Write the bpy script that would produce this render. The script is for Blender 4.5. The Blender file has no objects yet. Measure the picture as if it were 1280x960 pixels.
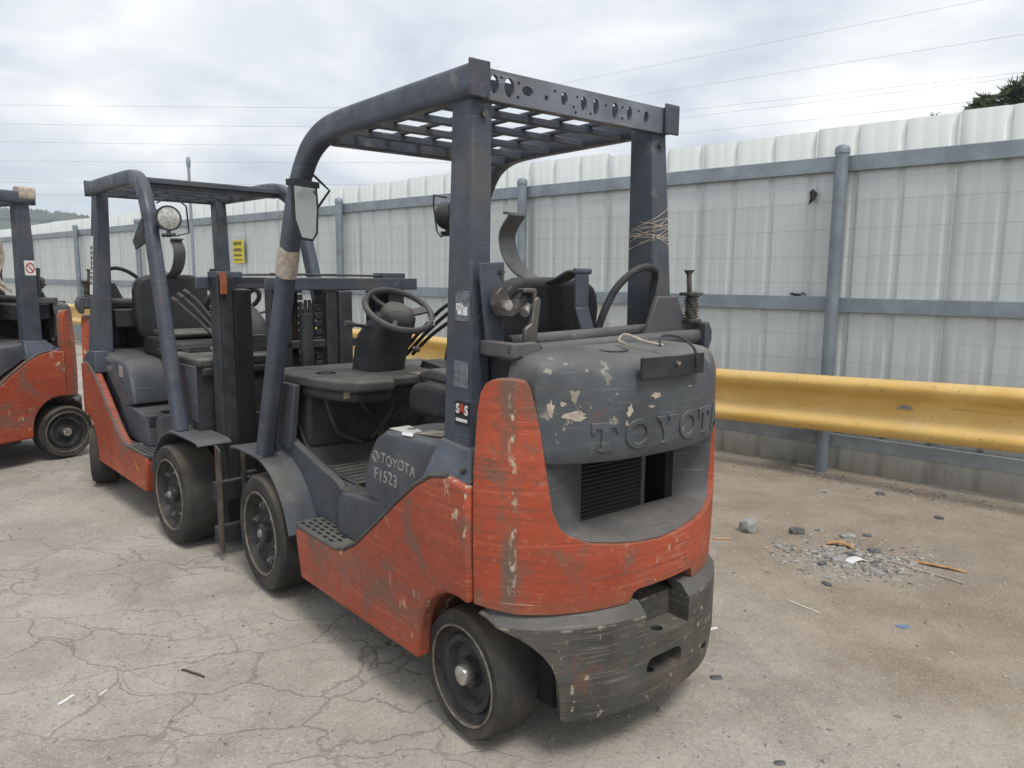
import bpy, bmesh, math, random
from mathutils import Vector, Matrix, noise
random.seed(7)
C = bpy.context.scene.collection
R = math.radians

# ------------------------------------------------------------------ camera, world, sun, exposure
cam_d = bpy.data.cameras.new('camera')
cam = bpy.data.objects.new('camera', cam_d); C.objects.link(cam)
cam_d.sensor_width = 36.0; cam_d.sensor_fit = 'HORIZONTAL'
cam_d.lens = 938.22 / 1280 * 36
cam_d.clip_start = 0.05; cam_d.clip_end = 6000
_r = Vector((0.99997, 0.00116, 0.00818)); _u = Vector((-0.00826, 0.14075, 0.99001)); _f = Vector((0, 0.99004, -0.14076))
m = Matrix((( _r.x, _u.x, -_f.x, 0), (_r.y, _u.y, -_f.y, 0), (_r.z, _u.z, -_f.z, 0), (0, 0, 0, 1)))
cam.matrix_world = Matrix.Translation((0, 0, 1.4352)) @ m
bpy.context.scene.camera = cam

SUN_EL, SUN_AZ = R(60), R(150)           # azimuth clockwise from +Y
sd = Vector((math.sin(SUN_AZ) * math.cos(SUN_EL), math.cos(SUN_AZ) * math.cos(SUN_EL), math.sin(SUN_EL)))
sun_d = bpy.data.lights.new('sun', 'SUN'); sun_d.energy = 1.5; sun_d.angle = R(18); sun_d.color = (1.0, 0.95, 0.88)
sun = bpy.data.objects.new('sun', sun_d); C.objects.link(sun)
sun.rotation_euler = (-sd).to_track_quat('-Z', 'Y').to_euler()

w = bpy.data.worlds.new('World'); bpy.context.scene.world = w; w.use_nodes = True
nt = w.node_tree; nt.nodes.clear()
def wn(t, **k):
    n = nt.nodes.new(t)
    for a, b in k.items(): setattr(n, a, b)
    return n
out = wn('ShaderNodeOutputWorld')
sky = wn('ShaderNodeTexSky', sky_type='NISHITA', sun_disc=False, sun_elevation=SUN_EL, sun_rotation=SUN_AZ)
bg1 = wn('ShaderNodeBackground'); bg1.inputs['Strength'].default_value = 0.1
nt.links.new(sky.outputs[0], bg1.inputs['Color'])
tc = wn('ShaderNodeTexCoord'); sep = wn('ShaderNodeSeparateXYZ'); nt.links.new(tc.outputs['Generated'], sep.inputs[0])
def wmath(op, a, b=None, c=None):
    n = wn('ShaderNodeMath', operation=op)
    for i, v in enumerate((a, b, c)):
        if v is None: continue
        if isinstance(v, (int, float)): n.inputs[i].default_value = v
        else: nt.links.new(v, n.inputs[i])
    return n.outputs[0]
zz = wmath('ADD', wmath('MAXIMUM', sep.outputs[2], 0.0), 0.22)
cmb = wn('ShaderNodeCombineXYZ')
nt.links.new(wmath('DIVIDE', sep.outputs[0], zz), cmb.inputs[0]); nt.links.new(wmath('DIVIDE', sep.outputs[1], zz), cmb.inputs[1])
n1 = wn('ShaderNodeTexNoise'); n1.inputs['Scale'].default_value = 1.5; n1.inputs['Detail'].default_value = 7; n1.inputs['Roughness'].default_value = 0.52; n1.inputs['Distortion'].default_value = 0.35
nt.links.new(cmb.outputs[0], n1.inputs['Vector'])
n2 = wn('ShaderNodeTexNoise'); n2.inputs['Scale'].default_value = 0.55; n2.inputs['Detail'].default_value = 3
nt.links.new(cmb.outputs[0], n2.inputs['Vector'])
mixv = wmath('ADD', wmath('MULTIPLY', n1.outputs['Fac'], 0.7), wmath('MULTIPLY', n2.outputs['Fac'], 0.3))
ramp = wn('ShaderNodeValToRGB')
cr = ramp.color_ramp; cr.elements[0].position = 0.37; cr.elements[0].color = (0.35, 0.405, 0.48, 1)
cr.elements[1].position = 0.65; cr.elements[1].color = (0.90, 0.89, 0.87, 1)
e = cr.elements.new(0.47); e.color = (0.51, 0.555, 0.61, 1)
e = cr.elements.new(0.56); e.color = (0.68, 0.69, 0.70, 1)
nt.links.new(mixv, ramp.inputs[0])
bg2 = wn('ShaderNodeBackground'); bg2.inputs['Strength'].default_value = 1.0
nt.links.new(ramp.outputs[0], bg2.inputs['Color'])
mx = wn('ShaderNodeMixShader'); mx.inputs[0].default_value = 0.93
nt.links.new(bg1.outputs[0], mx.inputs[1]); nt.links.new(bg2.outputs[0], mx.inputs[2]); nt.links.new(mx.outputs[0], out.inputs['Surface'])

sc = bpy.context.scene
sc.view_settings.view_transform = 'Standard'; sc.view_settings.look = 'None'
sc.view_settings.exposure = 0.58; sc.view_settings.gamma = 1.0
sc.cycles.max_bounces = 6; sc.cycles.diffuse_bounces = 3; sc.cycles.glossy_bounces = 3

# ------------------------------------------------------------------ material helpers
class NT:
    """small wrapper that builds a node material"""
    def __init__(s, name, rough=0.7, metal=0.0, spec=0.4):
        s.m = bpy.data.materials.new(name); s.m.use_nodes = True
        s.t = s.m.node_tree; s.b = s.t.nodes['Principled BSDF']
        s.b.inputs['Roughness'].default_value = rough; s.b.inputs['Metallic'].default_value = metal
        s.b.inputs['Specular IOR Level'].default_value = spec
        s.co = s.t.nodes.new('ShaderNodeTexCoord').outputs['Object']
    def n(s, t, **k):
        n = s.t.nodes.new(t)
        for a, b in k.items(): setattr(n, a, b)
        return n
    def set(s, sock, v):
        if hasattr(v, 'is_output') or isinstance(v, bpy.types.NodeSocket): s.t.links.new(v, sock)
        else: sock.default_value = v
    def math(s, op, a, b=0.5, clamp=False):
        n = s.n('ShaderNodeMath', operation=op); n.use_clamp = clamp
        s.set(n.inputs[0], a); s.set(n.inputs[1], b); return n.outputs[0]
    def vscale(s, v, sc_, off=(0, 0, 0)):
        n = s.n('ShaderNodeMapping'); s.set(n.inputs['Vector'], v); n.inputs['Scale'].default_value = sc_; n.inputs['Location'].default_value = off
        return n.outputs[0]
    def noise(s, scale=5, detail=4, rough=0.55, vec=None, dist=0.0):
        n = s.n('ShaderNodeTexNoise'); s.set(n.inputs['Vector'], vec or s.co)
        n.inputs['Scale'].default_value = scale; n.inputs['Detail'].default_value = detail; n.inputs['Roughness'].default_value = rough; n.inputs['Distortion'].default_value = dist
        return n.outputs['Fac']
    def noisec(s, scale=5, detail=4, vec=None):
        n = s.n('ShaderNodeTexNoise'); s.set(n.inputs['Vector'], vec or s.co)
        n.inputs['Scale'].default_value = scale; n.inputs['Detail'].default_value = detail
        return n.outputs['Color']
    def rng(s, v, a, b, c=0.0, d=1.0):
        n = s.n('ShaderNodeMapRange'); n.clamp = True; n.interpolation_type = 'SMOOTHSTEP'
        s.set(n.inputs[0], v); n.inputs[1].default_value = a; n.inputs[2].default_value = b; n.inputs[3].default_value = c; n.inputs[4].default_value = d
        return n.outputs[0]
    def mix(s, f, a, b):
        n = s.n('ShaderNodeMix', data_type='RGBA')
        s.set(n.inputs['Factor'], f)
        for k, v in ((6, a), (7, b)):
            if isinstance(v, tuple): v = v if len(v) == 4 else (*v, 1)
            s.set(n.inputs[k], v)
        return n.outputs[2]
    def bump(s, h, strength=0.3, dist=0.01):
        n = s.n('ShaderNodeBump'); n.inputs['Strength'].default_value = strength; n.inputs['Distance'].default_value = dist
        s.set(n.inputs['Height'], h); s.set(s.b.inputs['Normal'], n.outputs[0])
    def col(s, c):
        if isinstance(c, tuple): c = (*c, 1) if len(c) == 3 else c
        s.set(s.b.inputs['Base Color'], c); return s
    def rough(s, v): s.set(s.b.inputs['Roughness'], v)
    def dust(s, c, dustcol=(0.27, 0.245, 0.21), amt=0.35):
        g = s.n('ShaderNodeNewGeometry'); sp = s.n('ShaderNodeSeparateXYZ'); s.set(sp.inputs[0], g.outputs['Normal'])
        up = s.rng(sp.outputs[2], 0.35, 0.95); f = s.math('MULTIPLY', s.rng(s.noise(6, 5), 0.3, 0.7, 0.45, 1.0), amt)
        return s.mix(s.math('MULTIPLY', up, f), c, dustcol)

def plain(name, c, rough=0.6, metal=0.0, var=0.25, scale=9, dust=0.0, spec=0.4, bump=0.0):
    a = NT(name, rough, metal, spec)
    d = tuple(x * (1 - var) for x in c); l = tuple(min(1, x * (1 + var)) for x in c)
    cc = a.mix(a.rng(a.noise(scale, 6, 0.62), 0.32, 0.68), d, l)
    if dust: cc = a.dust(cc, amt=dust)
    a.col(cc); a.rough(a.rng(a.noise(scale * 2.3, 4), 0.3, 0.7, max(0.05, rough - 0.12), min(1, rough + 0.15)))
    if bump: a.bump(a.noise(scale * 6, 4), bump, 0.004)
    return a.m

def worn_orange(name, seed=0.0, wear=1.0, corner=False):
    a = NT(name, 0.5, 0, 0.35)
    v = a.vscale(a.co, (1, 1, 1), (seed, seed * 1.7, seed * 0.3))
    base = a.mix(a.rng(a.noise(2.2, 5, vec=v), 0.3, 0.7), (0.315, 0.056, 0.026), (0.425, 0.083, 0.037))
    # long horizontal rub marks
    vs = a.vscale(v, (1.6, 1.6, 55))
    st = a.noise(1.6, 5, 0.6, vs)
    base = a.mix(a.math('MULTIPLY', a.rng(st, 0.52, 0.66), 0.55 * wear), base, (0.17, 0.060, 0.042))
    base = a.mix(a.math('MULTIPLY', a.rng(st, 0.40, 0.33), 0.4 * wear), base, (0.52, 0.16, 0.085))
    # grey-brown rubbed patches
    pt = a.noise(3.1, 7, 0.68, v, 0.6)
    base = a.mix(a.math('MULTIPLY', a.rng(pt, 0.52, 0.62), 0.7 * wear), base, (0.155, 0.105, 0.080))
    base = a.mix(a.math('MULTIPLY', a.rng(a.noise(1.7, 6, 0.7, v, 0.4), 0.52, 0.68), 0.65 * wear), base, (0.16, 0.10, 0.07))
    if corner:
        sp = a.n('ShaderNodeSeparateXYZ'); a.set(sp.inputs[0], a.co)
        ay = a.math('ABSOLUTE', sp.outputs[1]); d = a.math('ABSOLUTE', a.math('SUBTRACT', ay, 0.462))
        band = a.math('MULTIPLY', a.rng(d, 0.004, 0.022, 1, 0), a.rng(a.noise(9, 6, 0.7, a.vscale(v, (1, 1, .45))), 0.40, 0.56))
        base = a.mix(a.math('MULTIPLY', band, 0.85), base, (0.125, 0.105, 0.085))
        band2 = a.math('MULTIPLY', a.rng(a.math('ABSOLUTE', a.math('SUBTRACT', ay, 0.456)), 0.0, 0.010, 1, 0), a.rng(a.noise(24, 5, 0.65, a.vscale(v, (1, 1, .5), (3, 3, 1))), 0.52, 0.57))
        base = a.mix(band2, base, (0.50, 0.43, 0.31))
        low = a.math('MULTIPLY', a.rng(a.math('ADD', sp.outputs[2], a.math('MULTIPLY', a.noise(7, 5, 0.7, v), 0.12)), 0.52, 0.62, 1, 0), 0.55)
        base = a.mix(low, base, (0.17, 0.095, 0.06))
    # fine scratches, roughly level
    s1 = a.noise(2.0, 3, 0.5, a.vscale(v, (3, 3, 170), (3, 1, 0)))
    gate = a.rng(a.noise(5, 3, vec=v), 0.48, 0.62)
    base = a.mix(a.math('MULTIPLY', a.math('MULTIPLY', a.rng(s1, 0.64, 0.69), gate), 0.7 * wear), base, (0.50, 0.36, 0.28))
    for kz, off, lo_, hi_, cc, am in ((90, (7, 2, 0), .585, .63, (.10, .055, .042), .5), (150, (1, 9, 4), .60, .64, (.44, .27, .19), .55), (60, (4, 4, 9), .60, .66, (.15, .085, .065), .45), (210, (8, 3, 2), .61, .65, (.07, .045, .04), .6)):
        g3 = a.rng(a.noise(3.4, 5, .65, a.vscale(v, (1, 1, 1.5), off)), .48, .60)
        base = a.mix(a.math('MULTIPLY', a.math('MULTIPLY', a.rng(a.noise(1.8, 4, .6, a.vscale(v, (3.2, 3.2, kz), off)), lo_, hi_), g3), am * wear), base, cc)
    # chips, cream where the filler shows, yellow crumbs
    ch = a.noise(17, 5, 0.6, a.vscale(v, (1.5, 1.5, 0.8))); g2 = a.rng(a.noise(2.7, 3, vec=a.vscale(v, (1, 1, 1), (5, 2, 1))), 0.52, 0.62)
    base = a.mix(a.math('MULTIPLY', a.math('MULTIPLY', a.rng(ch, 0.60, 0.635), g2), 0.85 * wear), base, (0.56, 0.47, 0.34))
    base = a.mix(a.math('MULTIPLY', a.math('MULTIPLY', a.rng(a.noise(26, 4, 0.6, v), 0.645, 0.68), gate), 0.8 * wear), base, (0.10, 0.06, 0.05))
    bl = a.noise(34, 6, 0.7, a.vscale(v, (1, 1, 1.6), (2, 6, 4)))
    base = a.mix(a.math('MULTIPLY', a.rng(bl, 0.54, 0.66), 0.45 * wear), base, (0.145, 0.070, 0.050))
    base = a.mix(a.math('MULTIPLY', a.rng(bl, 0.44, 0.34), 0.35 * wear), base, (0.50, 0.19, 0.11))
    yl = a.noise(7, 4, 0.6, a.vscale(v, (1, 1, 1), (9, 4, 2)))
    base = a.mix(a.math('MULTIPLY', a.rng(yl, 0.68, 0.73), 0.75 * wear), base, (0.42, 0.33, 0.05))
    base = a.dust(base, amt=0.3)
    a.col(base); a.rough(a.rng(pt, 0.4, 0.65, 0.42, 0.75))
    dent = a.noise(4.2, 3, 0.5, a.vscale(v, (1, 1, 1.3), (3, 8, 2)))
    a.bump(a.math('ADD', a.math('MULTIPLY', dent, 5.0), a.math('ADD', a.math('MULTIPLY', st, 0.6), a.math('MULTIPLY', ch, 0.6))), 0.30, 0.005)
    return a.m

def worn_dark(name, c, chips=0.6, rust=0.3, dirt=(0.14, 0.125, 0.105), rough=0.5, dust=0.35, seed=0.0):
    a = NT(name, rough, 0, 0.4)
    v = a.vscale(a.co, (1, 1, 1), (seed, seed * 0.7, seed * 2))
    lo = tuple(x * 0.72 for x in c); hi = tuple(x * 1.25 for x in c)
    b = a.mix(a.rng(a.noise(4, 6, 0.65, v), 0.3, 0.7), lo, hi)
    b = a.mix(a.math('MULTIPLY', a.rng(a.noise(2.6, 7, 0.7, v, 0.5), 0.5, 0.68), 0.55), b, dirt)
    b = a.mix(a.math('MULTIPLY', a.rng(a.noise(1.8, 4, 0.6, a.vscale(v, (3, 3, 120))), 0.60, 0.70), 0.5), b, tuple(min(1, x * 2.3 + 0.03) for x in c))
    if chips:
        g = a.rng(a.noise(4.3, 3, vec=a.vscale(v, (1, 1, 1), (4, 7, 1))), 0.54, 0.63)
        b = a.mix(a.math('MULTIPLY', a.math('MULTIPLY', a.rng(a.noise(21, 5, 0.6, v), 0.60, 0.64), g), chips), b, (0.50, 0.44, 0.33))
    if rust:
        b = a.mix(a.math('MULTIPLY', a.rng(a.noise(5.5, 7, 0.72, a.vscale(v, (1, 1, 1), (2, 9, 3))), 0.60, 0.68), rust), b, (0.18, 0.075, 0.035))
    b = a.dust(b, amt=dust)
    a.col(b); a.rough(a.rng(a.noise(11, 5, vec=v), 0.3, 0.7, rough - 0.12, rough + 0.2))
    a.bump(a.noise(38, 5, 0.6, v), 0.12, 0.004)
    return a.m

def skirt_mat():
    a = NT('skirt_paint', 0.6, 0, 0.35); v = a.co
    b = a.mix(a.rng(a.noise(5, 7, 0.7), 0.3, 0.7), (0.045, 0.045, 0.042), (0.088, 0.085, 0.076))
    b = a.mix(a.math('MULTIPLY', a.rng(a.noise(3.3, 7, 0.7, a.vscale(v, (1, 1, 1), (3, 3, 3))), 0.5, 0.66), 0.7), b, (0.130, 0.102, 0.075))
    b = a.mix(a.math('MULTIPLY', a.rng(a.noise(6, 6, 0.7, a.vscale(v, (1, 1, 1.6), (8, 1, 4))), 0.56, 0.66), 0.45), b, (0.085, 0.098, 0.048))
    b = a.mix(a.math('MULTIPLY', a.rng(a.noise(4.5, 7, 0.7, a.vscale(v, (1, 1, 1), (1, 8, 6))), 0.60, 0.68), 0.55), b, (0.16, 0.070, 0.038))
    s1 = a.noise(2.0, 4, 0.6, a.vscale(v, (3, 3, 110)))
    b = a.mix(a.math('MULTIPLY', a.rng(s1, 0.57, 0.66), 0.55), b, (0.24, 0.205, 0.16))
    b = a.mix(a.math('MULTIPLY', a.rng(a.noise(1.7, 4, 0.6, a.vscale(v, (4, 4, 60), (5, 5, 5))), 0.58, 0.66), 0.5), b, (0.030, 0.029, 0.027))
    sp = a.n('ShaderNodeSeparateXYZ'); a.set(sp.inputs[0], v)
    ed = a.math('MULTIPLY', a.rng(a.math('ABSOLUTE', a.math('SUBTRACT', sp.outputs[2], 0.438)), 0.0, 0.007, 1, 0), a.rng(a.noise(30, 5, 0.7), 0.50, 0.62))
    b = a.mix(a.math('MULTIPLY', ed, 0.8), b, (0.36, 0.31, 0.23))
    b = a.mix(a.math('MULTIPLY', a.rng(a.noise(23, 5, 0.6), 0.63, 0.67), 0.7), b, (0.42, 0.38, 0.28))
    b = a.mix(a.math('MULTIPLY', a.rng(a.noise(9, 4, 0.6, a.vscale(v, (1, 1, 1), (12, 3, 1))), 0.69, 0.74), 0.7), b, (0.36, 0.30, 0.05))
    a.col(a.dust(b, amt=0.25)); a.bump(a.noise(30, 6, 0.65), 0.3, 0.006)
    return a.m

M = {}
M['orange'] = worn_orange('orange_paint', 0.0, 1.0, True)
M['orange_side'] = worn_orange('orange_side_paint', 3.3, 1.0)
M['guard'] = worn_dark('guard_paint', (0.058, 0.070, 0.090), 0.15, 0.12, (0.11, 0.10, 0.09), 0.45, 0.3, 1.0)
M['beam_lit'] = worn_dark('beam_paint_lit', (0.155, 0.172, 0.200), 0.2, 0.05, (0.14, 0.13, 0.12), 0.45, 0.3, 1.5)  # guard paint made lighter: light on the beam face put into the colour
M['body'] = worn_dark('body_plastic', (0.067, 0.074, 0.088), 0.15, 0.0, (0.115, 0.108, 0.10), 0.55, 0.4, 2.0)
M['hoodrear'] = worn_dark('rear_hood_paint', (0.070, 0.078, 0.086), 0.45, 0.35, (0.12, 0.115, 0.105), 0.55, 0.5, 3.0)
M['recess'] = worn_dark('recess_paint', (0.066, 0.067, 0.072), 0.1, 0.0, (0.13, 0.12, 0.105), 0.6, 0.40, 5.0)
M['skirt'] = skirt_mat()
M['lip'] = worn_dark('bumper_lip_paint', (0.072, 0.071, 0.069), 0.6, 0.2, (0.13, 0.12, 0.10), 0.6, 0.35, 6.0)
M['fender'] = worn_dark('fender_plastic', (0.066, 0.076, 0.090), 0.1, 0.0, (0.12, 0.115, 0.10), 0.55, 0.28, 7.0)
M['black'] = plain('dusty_black', (0.031, 0.033, 0.037), 0.6, 0, 0.35, 8, 0.3)
M['fin'] = plain('radiator_fin_black', (0.016, 0.017, 0.019), 0.6, 0, 0.3, 8, 0.1)
M['void'] = plain('shade_black', (0.008, 0.008, 0.009), 0.9, 0, 0.3, 8)  # near-black puts the deep shade of cavities and holes into the colour
M['seat'] = plain('seat_vinyl', (0.020, 0.021, 0.024), 0.5, 0, 0.3, 7, 0.2)
M['dash'] = plain('dash_plastic', (0.060, 0.060, 0.058), 0.65, 0, 0.3, 6, 0.5)
M['steel'] = plain('worn_steel', (0.115, 0.108, 0.10), 0.45, 0.6, 0.35, 14, 0.2)
M['rusty'] = plain('rusty_steel', (0.092, 0.076, 0.060), 0.7, 0.2, 0.4, 12, 0.3, bump=0.2)
M['tube'] = worn_dark('tube_paint', (0.085, 0.088, 0.092), 0.2, 0.7, (0.15, 0.12, 0.09), 0.5, 0.4, 8.0)
M['chrome'] = plain('hub_chrome', (0.50, 0.48, 0.45), 0.3, 0.8, 0.2, 30)
M['nut'] = plain('lug_steel', (0.27, 0.26, 0.25), 0.4, 0.6, 0.3, 40)
M['ring'] = plain('rim_edge', (0.20, 0.18, 0.15), 0.55, 0.3, 0.4, 20)
M['rim'] = plain('rim_dark', (0.042, 0.041, 0.040), 0.55, 0.2, 0.45, 14, 0.0)
M['paper'] = plain('paper', (0.62, 0.59, 0.52), 0.8, 0, 0.12, 20)
M['tan'] = plain('aged_label', (0.33, 0.29, 0.22), 0.8, 0, 0.25, 20)
M['white'] = plain('white_vinyl', (0.70, 0.70, 0.69), 0.6, 0, 0.08, 20)
M['ink'] = plain('black_ink', (0.015, 0.015, 0.015), 0.6, 0, 0.1, 20)
M['redink'] = plain('red_ink', (0.45, 0.05, 0.03), 0.6, 0, 0.1, 20)
M['chalk'] = plain('paint_marker', (0.31, 0.30, 0.285), 0.8, 0, 0.35, 60)
M['foil'] = plain('worn_foil_label', (0.16, 0.175, 0.195), 0.35, 0.3, 0.4, 45)
M['tape'] = plain('packing_tape', (0.42, 0.36, 0.30), 0.5, 0, 0.25, 40)
M['mirror'] = plain('mirror_glass', (0.75, 0.76, 0.76), 0.04, 1.0, 0.02, 5)
M['lens'] = plain('lamp_lens', (0.50, 0.49, 0.46), 0.15, 0.35, 0.25, 60)
M['amber'] = plain('amber_lens', (0.32, 0.10, 0.05), 0.3, 0, 0.2, 20)
M['redpaint'] = plain('red_paint', (0.35, 0.03, 0.02), 0.5, 0, 0.2, 20)

def rubber():
    a = NT('tyre_rubber', 0.8, 0, 0.25)
    b = a.mix(a.rng(a.noise(7, 6, 0.65), 0.3, 0.7), (0.030, 0.029, 0.028), (0.060, 0.056, 0.051))
    b = a.mix(a.math('MULTIPLY', a.rng(a.noise(3, 6, 0.7, a.vscale(a.co, (1, 6, 1))), 0.5, 0.68), 0.5), b, (0.10, 0.085, 0.068))
    a.col(a.dust(b, (0.20, 0.165, 0.12), 0.5)); a.bump(a.noise(60, 5, 0.6), 0.2, 0.004); return a.m
M['rubber'] = rubber()

# ------------------------------------------------------------------ mesh helpers
def link(o, parent=None):
    C.objects.link(o)
    if parent is not None: o.parent = parent
    return o
def mk(name, vf, mat, parent=None, bevel=0.0, ang=35, seg=2, kind=None, label=None):
    """ONE mesh object out of (verts, faces) or a list of those"""
    if isinstance(vf, tuple): vf = [vf]
    vs, fs = [], []
    for v, f in vf:
        k = len(vs); vs += [tuple(p) for p in v]; fs += [tuple(i + k for i in q) for q in f]
    me = bpy.data.meshes.new(name); me.from_pydata(vs, [], fs)
    bm = bmesh.new(); bm.from_mesh(me); bmesh.ops.recalc_face_normals(bm, faces=bm.faces); bm.to_mesh(me); bm.free()
    for p in me.polygons: p.use_smooth = True
    me.set_sharp_from_angle(angle=R(ang))
    if mat is not None: me.materials.append(M[mat] if isinstance(mat, str) else mat)
    o = bpy.data.objects.new(name, me); link(o, parent)
    if bevel:
        b = o.modifiers.new('bevel', 'BEVEL'); b.width = bevel; b.segments = seg; b.limit_method = 'ANGLE'; b.angle_limit = R(40); b.harden_normals = False
    if kind: o['kind'] = kind
    if label: o['label'] = label
    return o
def box(x0, x1, y0, y1, z0, z1):
    v = [(x, y, z) for x in (x0, x1) for y in (y0, y1) for z in (z0, z1)]
    return v, [(0, 1, 3, 2), (4, 6, 7, 5), (0, 4, 5, 1), (2, 3, 7, 6), (0, 2, 6, 4), (1, 5, 7, 3)]
def hexa(b, t):
    """solid between two quads (lists of four points)"""
    return list(b) + list(t), [(0, 1, 2, 3), (7, 6, 5, 4), (0, 4, 5, 1), (1, 5, 6, 2), (2, 6, 7, 3), (3, 7, 4, 0)]
def prism(poly, ax, a, b):
    def p(q, h): return (h, q[0], q[1]) if ax == 'x' else (q[0], h, q[1]) if ax == 'y' else (q[0], q[1], h)
    n = len(poly)
    v = [p(q, a) for q in poly] + [p(q, b) for q in poly]
    return v, [tuple(range(n)), tuple(range(2 * n - 1, n - 1, -1))] + [(i, (i + 1) % n, n + (i + 1) % n, n + i) for i in range(n)]
def smooth_path(pts, k=5):
    P = [Vector(p) for p in pts]; o = []
    for i in range(len(P) - 1):
        p0 = P[max(i - 1, 0)]; p1 = P[i]; p2 = P[i + 1]; p3 = P[min(i + 2, len(P) - 1)]
        for j in range(k):
            t = j / k
            o.append(0.5 * ((2 * p1) + (p2 - p0) * t + (2 * p0 - 5 * p1 + 4 * p2 - p3) * t * t + (3 * p1 - p0 - 3 * p2 + p3) * t ** 3))
    o.append(P[-1]); return o
def sweep(path, sec, side=None, closed=False, caps=True):
    """sweep a 2D section (a along side, b along up) along a path"""
    P = [Vector(p) for p in path]; n = len(P); v, f = [], []
    prev = None
    for i, p in enumerate(P):
        if closed: t = P[(i + 1) % n] - P[i - 1]
        else: t = P[min(i + 1, n - 1)] - P[max(i - 1, 0)]
        t.normalize()
        if side is not None: s = Vector(side)
        elif prev is None:
            s = t.cross(Vector((0, 0, 1)))
            if s.length < 1e-3: s = Vector((1, 0, 0))
        else: s = prev
        s = (s - t * s.dot(t)).normalized(); prev = s
        u = s.cross(t)
        v += [tuple(p + s * a + u * b) for a, b in sec]
    m_ = len(sec)
    for i in range(n if closed else n - 1):
        k = ((i + 1) % n) * m_
        for j in range(m_):
            f.append((i * m_ + j, i * m_ + (j + 1) % m_, k + (j + 1) % m_, k + j))
    if caps and not closed:
        f.append(tuple(range(m_ - 1, -1, -1))); f.append(tuple((n - 1) * m_ + j for j in range(m_)))
    return v, f
def circ(r, n=10, rx=None): return [(r * math.cos(2 * math.pi * i / n), (rx or r) * math.sin(2 * math.pi * i / n)) for i in range(n)]
def rrect(w_, h_, r, n=3):
    o = []
    for cx, cy, a0 in ((w_ / 2 - r, h_ / 2 - r, 0), (-w_ / 2 + r, h_ / 2 - r, 90), (-w_ / 2 + r, -h_ / 2 + r, 180), (w_ / 2 - r, -h_ / 2 + r, 270)):
        for i in range(n + 1):
            a = R(a0 + 90 * i / n); o.append((cx + r * math.cos(a), cy + r * math.sin(a)))
    return o
def tube(path, r, n=10, closed=False): return sweep(path, circ(r, n), closed=closed)
def lathe(prof, n=40, c=(0, 0, 0), ax='y', caps=True):
    """profile of (radius, offset along the axis)"""
    v, f = [], []
    for r_, h in prof:
        for i in range(n):
            a = 2 * math.pi * i / n; x, z = r_ * math.cos(a), r_ * math.sin(a)
            v.append((c[0] + x, c[1] + h, c[2] + z) if ax == 'y' else (c[0] + x, c[1] + z, c[2] + h) if ax == 'z' else (c[0] + h, c[1] + x, c[2] + z))
    for k in range(len(prof) - 1):
        for i in range(n): f.append((k * n + i, k * n + (i + 1) % n, (k + 1) * n + (i + 1) % n, (k + 1) * n + i))
    if caps: f.append(tuple(range(n - 1, -1, -1))); f.append(tuple((len(prof) - 1) * n + i for i in range(n)))
    return v, f
def cyl(a, b, r, n=14, r2=None):
    a = Vector(a); b = Vector(b); t = (b - a).normalized(); s = t.orthogonal().normalized(); u = t.cross(s)
    v = []
    for p, q in ((a, r), (b, r2 or r)):
        for i in range(n):
            th = 2 * math.pi * i / n; v.append(tuple(p + s * q * math.cos(th) + u * q * math.sin(th)))
    return v, [(i, (i + 1) % n, n + (i + 1) % n, n + i) for i in range(n)] + [tuple(range(n - 1, -1, -1)), tuple(range(n, 2 * n))]
def flipy(vf): return [(x, -y, z) for x, y, z in vf[0]], vf[1]
def empty(name, loc, rz=0.0, label=None, cat=None, group=None):
    o = bpy.data.objects.new(name, None); C.objects.link(o); o.empty_display_size = 0.2
    o.location = loc; o.rotation_euler = (0, 0, rz)
    if label: tag(o, label, cat, group)
    return o
def tag(o, label, cat=None, group=None):
    o['label'] = label
    if cat: o['category'] = cat
    if group: o['group'] = group
    return o
def dup(o, parent=None):
    c = o.copy(); C.objects.link(c); c.parent = parent
    for ch in [x for x in bpy.data.objects if x.parent == o]: dup(ch, c)
    return c
def boolean(o, cutters):
    for c in cutters:
        t = mk('cutter', c, None)
        b = o.modifiers.new('cut', 'BOOLEAN'); b.operation = 'DIFFERENCE'; b.object = t; b.solver = 'EXACT'
        dg = bpy.context.evaluated_depsgraph_get(); dg.update()
        me = bpy.data.meshes.new_from_object(o.evaluated_get(dg)); o.modifiers.clear()
        old = o.data; o.data = me; bpy.data.meshes.remove(old)
        td = t.data; bpy.data.objects.remove(t); bpy.data.meshes.remove(td)
    for p in o.data.polygons: p.use_smooth = True
    o.data.set_sharp_from_angle(angle=R(30))
    return o
def text(name, s, size, place, mat, parent=None, depth=0.0015, offset=0.0, spacing=1.0, jitter=0.0):
    """lettering as thin raised geometry; place maps (u, v, depth) to a local point, u and v centred"""
    cu = bpy.data.curves.new(name, 'FONT'); cu.body = s; cu.size = size; cu.align_x = 'CENTER'; cu.align_y = 'CENTER'
    cu.extrude = depth; cu.offset = offset; cu.space_character = spacing; cu.resolution_u = 4
    t = bpy.data.objects.new('tmp', cu); C.objects.link(t)
    dg = bpy.context.evaluated_depsgraph_get(); dg.update()
    me = bpy.data.meshes.new_from_object(t.evaluated_get(dg)); bpy.data.objects.remove(t); bpy.data.curves.remove(cu)
    me.name = name
    for vv in me.vertices:
        u, v_, d = vv.co
        if jitter: v_ += jitter * math.sin(u * 47) ; u += jitter * 0.4 * math.sin(v_ * 90)
        vv.co = place(u, v_, d + depth)
    me.materials.clear(); me.materials.append(M[mat])
    return link(bpy.data.objects.new(name, me), parent)

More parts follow.
